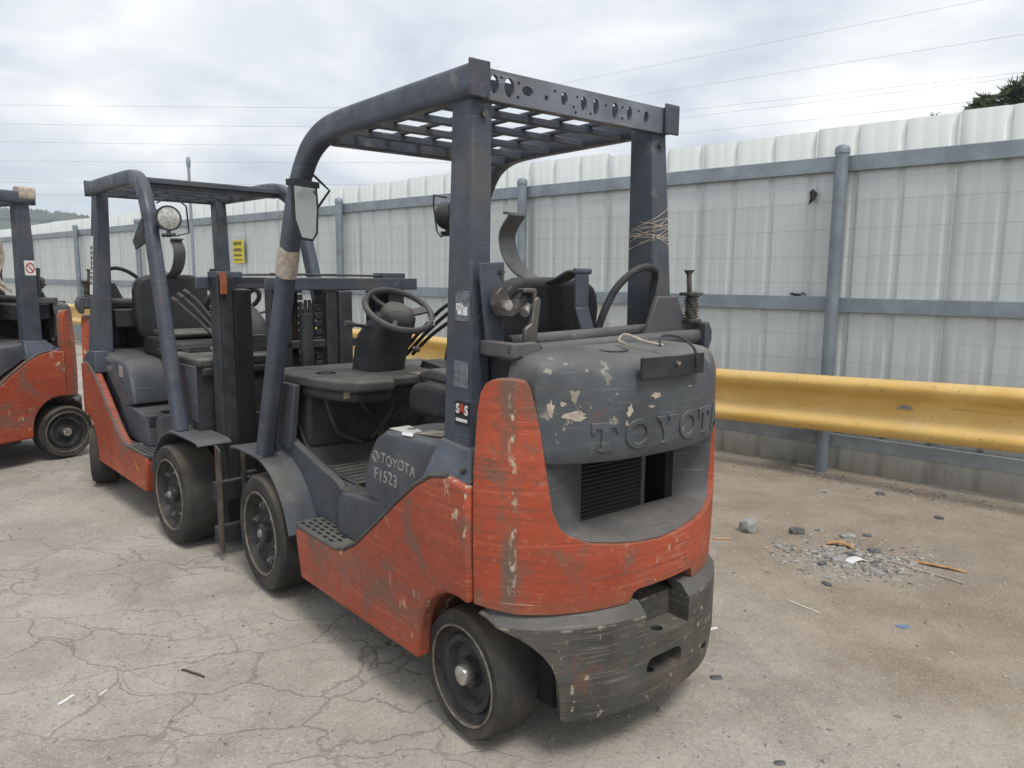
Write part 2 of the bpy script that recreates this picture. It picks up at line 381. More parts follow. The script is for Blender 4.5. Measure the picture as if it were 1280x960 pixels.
# ------------------------------------------------------------------ forklift truck (x forward from the rear axle, y left, z up)
def sup(y, a, b, n=2.2):
    t = min(1.0, abs(y) / b)
    return -a * (1 - t ** n) ** (1 / n)
def supn(y, a, b, n=2.2):
    t = min(0.999, abs(y) / b); x = abs(sup(y, a, b, n)) / a
    v = Vector((-(x ** (n - 1)) / a, math.copysign(t ** (n - 1), y) / b, 0)); return v.normalized()
def interp(tab, y):
    y = abs(y)
    if y <= tab[0][0]: return tab[0][1]
    for (a, p), (b, q) in zip(tab, tab[1:]):
        if y <= b: return p + (q - p) * (y - a) / (b - a)
    return tab[-1][1]
def shell(ys, zlo, zhi, nz, a, b, thick, flare=None):
    """a wall following the rounded plan of the rear end, between two heights, with real thickness"""
    v, f = [], []; ny = len(ys)
    for layer in (0, 1):
        for y in ys:
            nn = supn(y, a, b); lo, hi = zlo(y), zhi(y)
            for k in range(nz + 1):
                t = k / nz; z = lo + (hi - lo) * t
                p = Vector((sup(y, a, b), y, z)) + nn * (flare(y, z) if flare else 0) - nn * thick * layer
                v.append(tuple(p))
    L = ny * (nz + 1)
    for i in range(ny - 1):
        for k in range(nz):
            q = i * (nz + 1) + k
            f.append((q, q + nz + 1, q + nz + 2, q + 1)); f.append((L + q, L + q + 1, L + q + nz + 2, L + q + nz + 1))
        for k, fl in ((0, 0), (nz, 1)):
            q = i * (nz + 1) + k; f.append((q, L + q, L + q + nz + 1, q + nz + 1) if not fl else (q, q + nz + 1, L + q + nz + 1, L + q))
    for i in (0, ny - 1):
        for k in range(nz):
            q = i * (nz + 1) + k; f.append((q, q + 1, L + q + 1, L + q))
    return v, f
def mirror_ys(h): return sorted(set([-y for y in h] + list(h)))

def build_wheel(parent, front, side, x, y, rz=0.0):
    """origin at the wheel centre, outer face towards side*y"""
    s = side; r, wd, rr = (0.267, 0.19, 0.192) if front else (0.205, 0.15, 0.160)
    pr_ = [(rr - 0.012, -wd), (rr, -wd), (r - 0.012, -wd), (r - 0.003, -wd + 0.012), (r, -wd * 0.6), (r, -wd * 0.35), (r - 0.003, -0.014), (r - 0.014, -0.001), (rr + 0.03, 0.004), (rr + 0.004, 0.0), (rr - 0.004, -0.004), (rr - 0.012, -0.02)]
    ty = [(q, h * s) for q, h in pr_]
    rim_p = [(rr - 0.010, -wd + 0.01), (rr - 0.008, -0.010)]
    if front: rim_p += [(rr - 0.016, -0.022), (rr - 0.024, -0.048), (0.150, -0.056), (0.088, -0.056), (0.080, -0.044), (0.050, -0.036), (0.044, -0.010), (0.038, -0.004), (0.001, -0.002)]
    else: rim_p += [(rr - 0.014, -0.022), (0.128, -0.030), (0.120, -0.018), (0.100, -0.020), (0.086, -0.044), (0.050, -0.044), (0.044, -0.020), (0.001, -0.018)]
    hub = empty('wheel', (x, y, r), rz); hub.parent = parent
    mk('tyre', lathe(ty, 56, caps=False), 'rubber', hub, ang=30)
    mk('rim', lathe([(q, h * s) for q, h in rim_p], 56), 'rim', hub, ang=30)
    rg = sweep([(math.cos(t) * (rr - 0.003), 0, math.sin(t) * (rr - 0.003)) for t in [2 * math.pi * i / 56 for i in range(56)]], circ(0.0042, 6), closed=True)
    mk('rim_ring', rg, 'ring', hub)
    if front:
        for i in range(6):
            a = R(60 * i + 15)
            c = Vector((0.126 * math.cos(a), 0, 0.126 * math.sin(a)))
            mk('lug_nut', [cyl(c + Vector((0, -0.058 * s, 0)), c + Vector((0, -0.032 * s, 0)), 0.0165, 6), cyl(c + Vector((0, -0.036 * s, 0)), c + Vector((0, -0.020 * s, 0)), 0.009, 8)], 'nut', hub)
        mk('hub_cap', cyl((0, -0.006 * s, 0), (0, 0.006 * s, 0), 0.022, 12, 0.016), 'nut', hub)
    else:
        mk('hub_cap', lathe([(0.032, -0.022 * s), (0.034, -0.006 * s), (0.030, 0.004 * s), (0.018, 0.010 * s), (0.001, 0.012 * s)], 24), 'chrome', hub)
    return hub

def build_forklift(name):
    T = empty(name, (0, 0, 0))
    P = lambda n, vf, m_, bv=0.0, parent=None, **k: mk(n, vf, m_, parent or T, bv, **k)
    S2 = (1, -1)
    # --- orange side panels with the swept sill and the rear wheel arch
    poly = [(1.075, 0.185), (1.12, 0.37), (1.10, 0.40), (0.76, 0.405), (0.68, 0.425), (0.585, 0.475), (0.44, 0.585), (0.30, 0.695), (0.18, 0.783), (0.09, 0.832), (0.0, 0.85), (-0.106, 0.842),
            (-0.106, 0.487), (-0.05, 0.493), (0.005, 0.486), (0.06, 0.462), (0.11, 0.42), (0.145, 0.365), (0.163, 0.30), (0.17, 0.205)]
    for s in S2:
        pn = P('side_panel', prism(poly, 'y', 0.475 * s, 0.533 * s), 'orange_side', 0.014, seg=3)
        P('sill_trim', sweep([(x, 0.528 * s, z + 0.004) for x, z in poly[2:11]], circ(0.007, 6)), 'lip', parent=pn)
        P('wheel_well', [prism([(0.19, 0.20), (0.21, 0.20), (0.19, 0.36), (0.13, 0.45), (0.0, 0.52), (-0.10, 0.52), (-0.10, 0.50), (0.0, 0.505), (0.12, 0.435), (0.175, 0.35)], 'y', 0.20 * s, 0.474 * s)], 'orange_side')
    P('chassis', [box(0.22, 1.10, -0.46, 0.46, 0.17, 0.40), box(0.9, 1.62, -0.30, 0.30, 0.15, 0.58), box(-0.22, 0.22, -0.2, 0.2, 0.14, 0.60), cyl((0, -0.42, 0.20), (0, 0.42, 0.20), 0.045), cyl((1.489, -0.5, 0.267), (1.489, 0.5, 0.267), 0.07), box(-0.09, 0.9, -0.44, 0.44, 0.52, 0.60)], 'black', 0.01)
    # --- counterweight, upper orange casting
    ys = mirror_ys([0, .05, .095, .115, .13, .15, .165, .18, .2, .23, .262, .29, .31, .33, .35, .36, .37, .378, .386, .393, .4, .406, .412, .418, .422, .426, .432, .44, .452, .468, .482, .492, .499, .505, .5095, .513])
    win = [(0, .652), (.095, .659), (.18, .668), (.262, .681), (.30, .697), (.33, .712), (.35, .732), (.37, .784), (.386, .90), (.40, 1.013), (.412, 1.085), (.422, 1.133), (.432, 1.150), (.452, 1.155), (.475, 1.156), (.492, 1.152), (.499, 1.142), (.505, 1.118), (.5095, 1.06), (.513, .90)]
    def zlo(y):
        if -0.18 <= y <= 0.13:
            d = min((0.13 - y) / 0.02, (y + 0.18) / 0.012, 1.0); return 0.478 + 0.036 * max(0, min(1, d))
        return 0.478 if abs(y) < .45 else 0.478 + 0.012 * (abs(y) - .45) / .06
    cw = P('counterweight', shell(ys, zlo, lambda y: interp(win, y), 14, 0.38, 0.53, 0.055, lambda y, z: 0.006 * math.sin(math.pi * min(1, max(0, (z - .48) / .5)))), 'orange', 0.010, seg=3)
    # --- gunmetal engine cover: lettered band and domed top
    v, f = [], []
    rings = [(.06, .935), (.055, .921), (.006, .917), (0, .922), (0, .96), (0, 1.00), (0, 1.05), (0, 1.09), (.001, 1.12), (.005, 1.148), (.014, 1.175), (.032, 1.197), (.058, 1.210), (.11, 1.220), (.19, 1.228)]
    for ins, z in rings:
        b_ = (0.41 if z > 1.1 else interp([(.90, .386), (1.0, .398), (1.1, .41)], z)) - ins * .8; row = []
        for i in range(33):
            y = b_ * math.cos(math.pi * i / 32)
            y = b_ * math.copysign(abs(y / b_) ** .8, y)
            row.append((sup(y, 0.376, 0.527) + ins, y, z))
        row = [(-.125, b_ - .004, z)] + row + [(-.125, -b_ + .004, z)]; v += row
    n_ = len(row)
    for k in range(len(rings) - 1):
        for i in range(n_ - 1): f.append((k * n_ + i, k * n_ + i + 1, (k + 1) * n_ + i + 1, (k + 1) * n_ + i))
    f.append(tuple((len(rings) - 1) * n_ + i for i in range(n_)))
    cover = P('rear_cover', (v, f), 'hoodrear', ang=60)
    P('cover_deck', box(-.124, .12, -.36, .36, 1.08, 1.200), 'black', .01)
    P('cap_ring', sweep([(-0.245 + 0.035 * math.cos(t), 0.09 + 0.05 * math.sin(t), 1.2225) for t in [2 * math.pi * i / 20 for i in range(20)]], circ(.003, 5), closed=True), 'hoodrear', parent=cover)
    # recess behind the window of the counterweight
    ow = [(y, z) for y, z in zip([.384, .376, .368, .35, .33, .30, .262, .18, .095, 0], [.93, .86, .784, .734, .714, .699, .684, .671, .661, .655])]
    ow = [(y, z) for y, z in ow] + [(-y, z) for y, z in reversed(ow[:-1])]
    vi, fi = [], []
    def inner(y, z, t):
        yy = max(-.25, min(.185, y)); return yy, max(.70, z) if abs(y) > .21 else .70
    for t, xin in ((0, None), (.35, None), (1, None)):
        for y, z in ow:
            ox = sup(y, .371, .521); iy, iz = inner(y, z, t); ix = -0.215
            k = t if t < 1 else 1
            vi.append((ox + (ix - ox) * (k if t != .35 else .18), y + (iy - y) * (k if t != .35 else .42), z + (iz - z) * (k if t != .35 else .30)))
    no = len(ow)
    for k in range(2):
        for i in range(no - 1): fi.append((k * no + i, k * no + i + 1, (k + 1) * no + i + 1, (k + 1) * no + i))
    P('recess_surround', (vi, fi), 'recess', ang=50)
    for y0_, y1_ in ((-.42, -.255), (.19, .42)): P('recess_back', box(-0.212, -0.18, y0_, y1_, .60, 1.10), 'recess')
    P('grille_divider', box(-0.217, -0.19, -0.105, -0.087, .69, .95), 'recess')
    P('radiator_core', box(-0.19, -0.15, -0.088, 0.24, .66, 1.0), 'void')
    rad = P('engine_void', [box(-0.06, -0.02, -0.26, 0.24, .60, 1.1), box(-0.18, -0.02, -0.26, -0.25, .60, 1.1), box(-0.18, -0.02, -0.26, 0.24, .60, .66)], 'void')
    fin = None
    for i in range(17):
        z = .70 + i * .0135
        if fin is None:
            fin = P('radiator_fin', hexa([(-.212, -.084, z), (-.212, .188, z), (-.195, .188, z + .006), (-.195, -.084, z + .006)], [(-.212, -.084, z + .003), (-.212, .188, z + .003), (-.195, .188, z + .009), (-.195, -.084, z + .009)]), 'fin')
        else:
            c = fin.copy(); C.objects.link(c); c.parent = T; c.location = (0, 0, i * .0135)
    P('inner_hose', tube(smooth_path([(-.10, -.11, .68), (-.13, -.13, .74), (-.10, -.17, .78), (-.06, -.20, .80)]), .02), 'black')
    # --- dark lower skirt of the counterweight, with chamfered shoulder and draw-bar pockets
    arch = [(.355, .150), (.358, .204), (.366, .281), (.380, .329), (.402, .365), (.44, .407), (.49, .437), (.505, .462), (.514, .470)]
    ysk = mirror_ys([0, .03, .06, .09, .12, .15, .19, .23, .27, .30, .33, .345, .3555, .358, .362, .366, .373, .38, .39, .402, .415, .43, .45, .47, .49, .505, .514])
    sk = P('bumper_skirt', shell(ysk, lambda y: 0.150 if abs(y) <= .355 else interp(arch, y), lambda y: max(0.442, interp(arch, y) + .004) if abs(y) > .355 else .442, 6, 0.412, 0.537, 0.15, lambda y, z: -0.012 * max(0, (.24 - z) / .09)), 'skirt')
    def tri(y0, y1, za, zb, x0, xd):
        # pocket: shallow to the left, deepest at the right, floor level
        return hexa([(x0, y0, za), (x0, y1, za), (xd, y1, za), (xd, y0, za)], [(x0, y0, zb), (x0, y1, zb), (xd, y1, zb), (xd, y0, zb)])
    rr_ = rrect(0.165, 0.072, 0.030, 4)
    boolean(sk, [tri(-.115, .092, .36, .60, -.5, -.325), prism([(y + .0, z + .262) for y, z in rr_], 'x', -.5, -.315),
                 cyl((-.372, 0.0, .30), (-.372, 0.0, .40), .020, 14), cyl((-.365, 0.02, .19), (-.365, 0.02, .24), .017, 14),
                 box(-.5, -.30, -.045, .05, .10, .163), box(-.5, -.2, -.27, -.22, .20, .235)])
    mk('pin_hole_shade', [cyl((-.372, 0.0, .35), (-.372, 0.0, .30), .019, 14), cyl((-.365, 0.02, .222), (-.365, 0.02, .19), .016, 14)], 'void', T)  # near-black plugs: shade inside the pin holes put into colour
    P('bumper_shoulder', shell(mirror_ys([y for y in ysk if y >= .09 and y < .51]) if False else ysk, lambda y: .440 if abs(y) <= .49 else .455, lambda y: .476 if abs(y) < .49 else .484, 3, 0.412, 0.537, 0.06, lambda y, z: -0.034 * max(0, (z - .440) / .036)), 'lip')
    boolean(T.children[-1] if False else [o for o in bpy.data.objects if o.parent == T and o.name.startswith('bumper_shoulder')][-1], [tri(-.115, .092, .40, .60, -.5, -.25)])
    P('skirt_shade_core', [box(-.27, .0, -.34, .34, .17, .66)], 'void')  # near-black block added inside: shade behind the slot put into its colour
    # --- step, fender, floor
    for s in S2:
        fp = [(1.88, .590), (1.84, .606), (1.62, .612), (1.50, .606), (1.41, .580), (1.33, .535), (1.265, .475), (1.218, .405), (1.186, .335)]
        pth = smooth_path([(x, 0.445 * s, z) for x, z in fp], 3)
        P('front_fender', sweep(pth, rrect(.175, .012, .005, 2), side=(0, 1, 0)), 'fender', ang=50)
        P('fender_fillet', sweep([(p.x - .004, .405 * s, p.z + .012) for p in pth[8:]], [(-.05 * s, -.012), (.05 * s, -.012), (.012 * s, .010), (-.012 * s, .035), (-.05 * s, .05)], side=(0, 1, 0)), 'fender', ang=60)
        wp = [(1.62, .76), (1.50, .725), (1.36, .685), (1.20, .650), (1.05, .620), (.97, .60), (.925, .575), (.915, .41), (1.16, .41), (1.20, .44), (1.26, .50), (1.34, .56), (1.42, .60), (1.52, .615), (1.62, .615)]
        P('floor_side_wall', prism(wp, 'y', .375 * s, .41 * s), 'body', .008)
        st = P('step_plate', prism([(.72, .30 * s), (1.13, .30 * s), (1.13, .525 * s), (.735, .525 * s)], 'z', .392, .412), 'recess', .003)
        pads = []
        for r_ in range(4):
            for k in range(6):
                x = .80 + k * .052 + (r_ % 2) * .02; y = (.425 + r_ * .027) * s
                pads.append(box(x, x + .030, y - .006, y + .006, .4105, .4135))
        P('grip_slots', pads, 'void', parent=st)
        P('step_side_box', prism([(.905, .41), (.895, .565), (.86, .592), (.60, .618), (.30, .64), (.28, .41)], 'y', .20 * s, .445 * s), 'body', .014, seg=3)
        P('front_side_plate', prism([(1.90, .055), (1.955, .045), (1.955, .575), (1.90, .595)], 'y', .445 * s, .457 * s), 'rusty', .003)
    P('floor_plate', box(.50, 1.62, -.385, .385, .575, .592), 'black')
    mat_ = P('floor_mat', box(.60, 1.30, -.34, .36, .592, .600), 'black')
    P('mat_rib', [box(.64 + i * .05, .66 + i * .05, -.3, .34, .600, .604) for i in range(12)], 'dash', parent=mat_)
    P('toe_board', hexa([(1.28, -.36, .592), (1.28, .37, .592), (1.31, .37, .592), (1.31, -.36, .592)], [(1.46, -.36, .80), (1.46, .37, .80), (1.49, .37, .80), (1.49, -.36, .80)]), 'black')
    P('front_bulkhead', [box(1.60, 1.63, -.42, .42, .58, .97)], 'black')
    for s in S2:
        P('cowl_side_panel', prism([(1.62, .66), (1.40, .66), (1.33, .96), (1.62, .96)], 'y', .395 * s, .425 * s), 'body', .006)
    for yy, ww in ((.02, .07), (-.10, .09), (-.22, .05)):
        pd = P('pedal', hexa([(1.20, yy - ww / 2, .65), (1.20, yy + ww / 2, .65), (1.28, yy + ww / 2, .71), (1.28, yy - ww / 2, .71)], [(1.195, yy - ww / 2, .66), (1.195, yy + ww / 2, .66), (1.275, yy + ww / 2, .72), (1.275, yy - ww / 2, .72)]), 'steel')
        P('pedal_arm', tube([(1.25, yy, .69), (1.34, yy, .80), (1.42, yy, .85)], .008, 6), 'black', parent=pd)
    # --- engine hood under the seat
    hp = [(.665, .640), (.655, .70), (.62, .790), (.575, .865), (.530, .893), (.46, .902), (.25, .910), (.10, .925), (-.04, .93), (-.04, .86), (.10, .825), (.30, .700), (.43, .615), (.48, .605)]
    hv, hf = [], []; nh = len(hp)
    for yy_, dz_, dx_ in ((-.447, .040, .0), (-.440, .016, 0), (-.42, .003, 0), (-.37, 0, 0), (.37, 0, 0), (.42, .003, 0), (.440, .016, 0), (.447, .040, 0)):
        for x, z in hp: hv.append((x, yy_, z - (dz_ * min(1, max(0, (z - .80) / .10)) if z > .8 and x < .6 and (x, z) not in hp[9:] else 0)))
    for k in range(7):
        for i in range(nh): hf.append((k * nh + i, k * nh + (i + 1) % nh, (k + 1) * nh + (i + 1) % nh, (k + 1) * nh + i))
    hf += [tuple(range(nh)), tuple(range(8 * nh - 1, 7 * nh - 1, -1))]
    P('engine_hood', (hv, hf), 'body', .012, seg=3, ang=50)
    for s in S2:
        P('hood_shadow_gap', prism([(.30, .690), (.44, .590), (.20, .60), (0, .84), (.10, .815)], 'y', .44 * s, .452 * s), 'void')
    # seat, upright back
    seat = empty('seat', (0, 0, 0)); seat.parent = T
    P('cushion', prism([(.72, .905), (.74, .96), (.71, 1.02), (.60, 1.04), (.30, 1.03), (.24, 1.01), (.24, .905)], 'y', -.24, .22), 'seat', .03, parent=seat, seg=4)
    P('bolster', prism([(.70, 1.04), (.71, 1.065), (.62, 1.085), (.30, 1.07), (.28, 1.03)], 'y', -.19, .18), 'dash', .02, parent=seat, seg=3)
    bk = []
    for i in range(24):
        t = 2 * math.pi * i / 24; c, s_ = math.cos(t), math.sin(t)
        bk.append((-.03 + .245 * math.copysign(abs(c) ** .45, c), 1.212 + .225 * math.copysign(abs(s_) ** .5, s_)))
    v, f = prism(bk, 'x', 0, .10); v = [(x + .20 - .12 * (z - 1.0), y, z) for x, y, z in v]
    P('backrest', (v, f), 'seat', .03, parent=seat, seg=4)
    # --- dashboard, column, wheel, levers
    dp = [(.985, .30), (.965, .13), (1.05, .10), (1.05, -.06), (.98, -.10), (1.00, -.28), (1.10, -.38), (1.30, -.42), (1.66, -.42), (1.66, .41), (1.42, .41), (1.20, .385), (1.06, .345)]
    dash = P('dashboard', prism(dp, 'z', .955, 1.0), 'dash', .014, seg=3)
    P('dash_front', prism([(1.30, -.36), (1.62, -.38), (1.62, .38), (1.34, .36)], 'z', .66, .955), 'black', .02)
    P('dash_skirt', prism([(x + .045 if x < 1.5 else x, y * .95) for x, y in dp], 'z', .905, .955), 'black', .015)
    P('wiring_loom', [tube(smooth_path([(1.30, .30, .93), (1.29, .27, .80), (1.31, .22, .72), (1.33, .10, .66)], 4), .010, 6), tube(smooth_path([(1.29, -.05, .92), (1.27, -.02, .80), (1.31, .06, .68)], 4), .008, 6), tube(smooth_path([(1.29, .15, .93), (1.26, .13, .85), (1.30, .05, .78)], 4), .007, 6)], 'dash')
    P('cup_hole', lathe([(.045, -.002), (.045, .003), (.03, .003), (.028, -.002)], 20, (1.34, .27, 1.0), 'z'), 'void', parent=dash)
    P('dash_label', box(1.055, 1.058, .275, .325, .925, .965), 'tan', parent=dash)
    P('instrument_panel', hexa([(1.12, -.33, 1.0), (1.12, -.20, 1.0), (1.30, -.20, 1.0), (1.30, -.33, 1.0)], [(1.13, -.32, 1.018), (1.13, -.21, 1.018), (1.29, -.21, 1.035), (1.29, -.32, 1.035)]), 'black', .004, parent=dash)
    P('dash_paper', box(1.035, 1.14, -.16, -.04, 1.001, 1.003), 'tan', parent=dash)
    P('red_strip', box(1.03, 1.034, -.16, -.04, .995, 1.005), 'redink', parent=dash)
    P('storage_tray', lathe([(.06, 0), (.065, .012), (.055, .012), (.05, .004), (.001, .004)], 20, (1.12, -.37, 1.0), 'z'), 'black', parent=dash)
    ctr = Vector((1.15, .0, 1.285)); ax_ = Vector((-.56, .02, .83)).normalized()
    e1 = ax_.cross(Vector((0, 1, 0))).normalized(); e2 = ax_.cross(e1)
    cv, cf = [], []
    for x0_, x1_, hw, z in ((1.235, 1.46, .102, .985), (1.225, 1.45, .100, 1.03), (1.195, 1.43, .102, 1.10), (1.150, 1.385, .104, 1.18), (1.115, 1.31, .092, 1.24), (1.120, 1.25, .070, 1.275)):
        cv += [((x0_ + x1_) / 2 + a, b, z - .10 * a) for a, b in rrect(x1_ - x0_, hw * 2, .055, 4)]
    nc = len(cv) // 6
    for k in range(5):
        for i in range(nc): cf.append((k * nc + i, k * nc + (i + 1) % nc, (k + 1) * nc + (i + 1) % nc, (k + 1) * nc + i))
    cf.append(tuple(range(5 * nc, 6 * nc)))
    P('steering_column', (cv, cf), 'black', 0, ang=50)
    P('wheel_clip', box(1.055, 1.075, -.13, -.10, 1.215, 1.24), 'white', .004)
    P('key_switch', cyl((1.20, -.10, 1.10), (1.185, -.13, 1.10), .014, 12), 'steel')
    sw = P('steering_wheel', sweep([ctr + e1 * .153 * math.cos(t) + e2 * .153 * math.sin(t) for t in [2 * math.pi * i / 48 for i in range(48)]], circ(.0145, 8), closed=True), 'dash', ang=60)
    hubv = []
    for k, (rr2, h) in enumerate([(.075, -.05), (.078, -.015), (.068, .008), (.04, .022), (.001, .026)]): hubv.append((rr2, h))
    v, f = lathe(hubv, 24, ax='z'); mt = Matrix((e1, e2, ax_)).transposed()
    P('wheel_hub', ([tuple(ctr - ax_ * .01 + mt @ Vector(p)) for p in v], f), 'dash', parent=sw, ang=50)
    for a in (90, 215, 325):
        d = e1 * math.cos(R(a)) + e2 * math.sin(R(a))
        P('wheel_spoke', sweep([ctr - ax_ * .02 + d * .05, ctr - ax_ * .012 + d * .11, ctr + d * .149], rrect(.045 if a == 90 else .022, .012, .004, 2), side=ax_.cross(d)), 'dash', parent=sw)
    P('direction_lever', [tube([(1.27, .06, 1.20), (1.25, .14, 1.215), (1.23, .20, 1.225)], .008, 8), cyl((1.235, .185, 1.222), (1.225, .225, 1.23), .014, 10)], 'dash')
    for k, (dy, dz) in enumerate(((0, 0), (-.035, -.02), (-.07, -.045))):
        lv = P('hydraulic_lever', tube(smooth_path([(1.33, -.11 + dy, 1.06), (1.24, -.16 + dy, 1.17 + dz * .3), (1.12, -.20 + dy, 1.28 + dz), (1.02, -.22 + dy, 1.33 + dz)], 4), .009, 8), 'black')
        P('lever_knob', cyl((1.05, -.215 + dy, 1.318 + dz), (.99, -.225 + dy, 1.34 + dz), .013, 10), 'dash', parent=lv)
    # --- overhead guard
    for s in S2:
        pth = smooth_path([(1.545, .487 * s, .612), (1.40, .477 * s, 1.06), (1.215, .462 * s, 1.62)], 4)[:-1] + smooth_path([(1.215, .462 * s, 1.62), (1.155, .456 * s, 1.775), (1.075, .448 * s, 1.895), (.985, .440 * s, 1.955), (.87, .433 * s, 1.982), (.70, .430 * s, 1.988)], 5)[:-1] + [(.70, .43 * s, 1.988), (.40, .428 * s, 1.988), (.16, .426 * s, 1.988), (-.012, .424 * s, 1.988)]
        rl = P('guard_rail_tube', sweep(pth, rrect(.064, .090, .019, 3), side=(0, 1, 0)), 'guard', ang=40)
        P('rail_end_cap', box(-.020, -.010, .386 * s, .460 * s, 1.938, 2.040), 'guard', .004, parent=rl)
        P('rail_foot', box(1.50, 1.60, .44 * s, .53 * s, .612, .620), 'guard', .004, parent=rl)
        # rear pillar: channel with an outer flange
        q_, w_, k_ = (0, 0, 0) if s > 0 else (.055, .038, -.016)
        b0 = [(k_, (.372 + q_ - w_) * s, .90), (k_, (.448 + q_) * s, .90), (.140, (.448 + q_) * s, .90), (.140, (.372 + q_ - w_) * s, .90)]
        b1 = [(.012, .352 * s, 1.962), (.012, .428 * s, 1.962), (.115, .428 * s, 1.962), (.115, .352 * s, 1.962)]
        rp = P('rear_pillar', hexa(b0, b1), 'guard', .010, seg=3)
        P('pillar_foot', hexa([(-.102, .40 * s, .846), (-.102, .520 * s, .846), (.175, .520 * s, .790), (.175, .40 * s, .790)], [(-.014, (.366 + q_) * s, .925), (-.014, (.456 + q_) * s, .925), (.146, (.456 + q_) * s, .935), (.146, (.366 + q_) * s, .935)]), 'guard', .008, parent=rp)
        P('pillar_bolt', cyl((-.001, .39 * s, 1.90), (.02, .39 * s, 1.90), .010, 8), 'steel', parent=rp)
        P('pillar_bolt', cyl((-.045, .512 * s, .872), (-.045, .49 * s, .872), .008, 8), 'steel', parent=rp)
    bm_ = P('rear_beam', box(-.004, .008, -.395, .395, 1.940, 2.026), 'beam_lit')
    cut = []
    ZO = -.013
    for y, z, a, b in ((.36, 1.998, .016, .027), (.305, 1.997, .019, .028), (.235, 1.998, .022, .014), (.16, 1.99, .008, .008), (.085, 1.998, .014, .020), (0, 1.996, .014, .022), (-.055, 1.994, .013, .026), (-.145, 1.995, .015, .026), (-.215, 1.995, .013, .024), (-.30, 1.995, .012, .02)):
        cut.append(prism([(y + a * math.cos(R(i * 22.5)), z + ZO + b * math.sin(R(i * 22.5))) for i in range(16)], 'x', -.05, .06))
    for y, z in ((.335, 2.02), (.27, 2.015), (.272, 1.975), (.125, 2.015), (.045, 1.98), (.03, 2.012), (.035, 1.965), (-.03, 1.97), (-.10, 2.005), (-.18, 2.01), (-.18, 1.975), (-.26, 2.01)):
        cut.append(prism([(y + .005 * math.cos(R(i * 45)), z + ZO + .005 * math.sin(R(i * 45))) for i in range(8)], 'x', -.05, .06))
    boolean(bm_, cut)
    P('beam_flange', [box(.009, .040, -.39, .39, 1.941, 1.948), box(.040, .046, -.39, .39, 1.948, 2.010)], 'guard', parent=bm_)
    P('front_beam', box(.90, .955, -.41, .41, 1.925, 1.985), 'guard', .008)
    P('crown_plate', hexa([(.80, -.40, 2.0), (.80, .40, 2.0), (.99, .40, 1.955), (.99, -.40, 1.955)], [(.80, -.40, 2.012), (.80, .40, 2.012), (.99, .40, 1.967), (.99, -.40, 1.967)]) if False else box(.955, .985, -.41, .41, 1.952, 1.964), 'guard')
    for x in (.20, .40, .60, .78):
        P('roof_cross_bar', box(x, x + .028, -.405, .405, 1.946, 1.970), 'guard', .003)
    for y in (-.235, -.093, .049, .191, .33):
        P('roof_slat', box(.04, .94, y - .011, y + .011, 1.9705, 1.984), 'guard', .003)
    # --- mast: side channels, inner rails, chains and crossbars
    for s in S2:
        P('mast_channel', [box(1.70, 1.80, .345 * s, .362 * s, .06, 1.42), box(1.70, 1.715, .27 * s, .345 * s, .06, 1.42), box(1.785, 1.80, .27 * s, .345 * s, .06, 1.42)], 'black', .004)
        P('inner_rail', [box(1.735, 1.77, .22 * s, .30 * s, .10, 1.36), box(1.80, 1.83, .20 * s, .29 * s, .20, 1.36)], 'void', .004)
        P('lift_cylinder', cyl((1.69, .20 * s, .15), (1.69, .20 * s, 1.25), .032, 14), 'black')
        P('tilt_cylinder', cyl((1.30, .26 * s, .42), (1.71, .26 * s, .62), .035, 12), 'black')
    P('mast_crossbar', [box(1.67, 1.70, -.425, .40, 1.365, 1.425)], 'guard', .005)
    P('mast_top_plate', box(1.70, 1.80, -.37, -.23, 1.42, 1.452), 'guard', .004)
    P('mast_tie_rod', cyl((1.72, -.30, 1.436), (1.72, .36, 1.442), .006, 8), 'steel')
    for z_, h_ in ((.62, .08), (1.08, .04)):
        P('mast_tie', box(1.70, 1.73, -.36, .36, z_, z_ + h_), 'black', .005)
    for yy in (.118,):
        P('lift_chain', [box(1.725, 1.745, yy - .018, yy + .018, .5 + i * .04, .532 + i * .04) for i in range(22)], 'black', .003)
    P('chain_housing', [box(1.66, 1.74, -.035, .035, .40, 1.36), box(1.68, 1.72, .035, .095, .4, 1.36)], 'black', .006)
    P('hose_bundle', [tube(smooth_path([(1.72, .165 + .025 * i, .55), (1.70, .17 + .025 * i, .95), (1.72, .165 + .025 * i, 1.30)], 4), .010, 8) for i in range(3)], 'black')
    P('carriage_bar', [box(1.86, 1.90, -.46, .46, .30, .40), box(1.86, 1.90, -.46, .46, .08, .17), box(1.83, 1.87, -.30, -.22, .06, .42), box(1.83, 1.87, .22, .30, .06, .42)], 'black', .005)
    # --- gas bottle carrier across the rear pillars
    P('carrier_tube', cyl((.0, .30, 1.235), (.005, -.36, 1.250), .024, 14), 'tube')
    P('carrier_tube', cyl((-.10, .27, 1.213), (-.10, -.50, 1.228), .028, 16), 'tube')
    P('carrier_arm', [prism([(.41, 1.248), (.32, 1.250), (.30, 1.242), (.292, 1.225), (.30, 1.205), (.32, 1.196), (.41, 1.212)], 'x', -.15, -.13), box(-.16, .0, .385, .41, 1.205, 1.25)], 'tube', .006)
    pl = P('latch_plate', prism([(.432, 1.475), (.340, 1.480), (.338, 1.20), (.40, 1.205)], 'x', -.030, -.018), 'guard', .003)
    for z in (1.45, 1.30, 1.24, 1.22):
        P('plate_bolt', cyl((-.042, .355, z), (-.03, .355, z), .008, 6), 'steel', parent=pl)
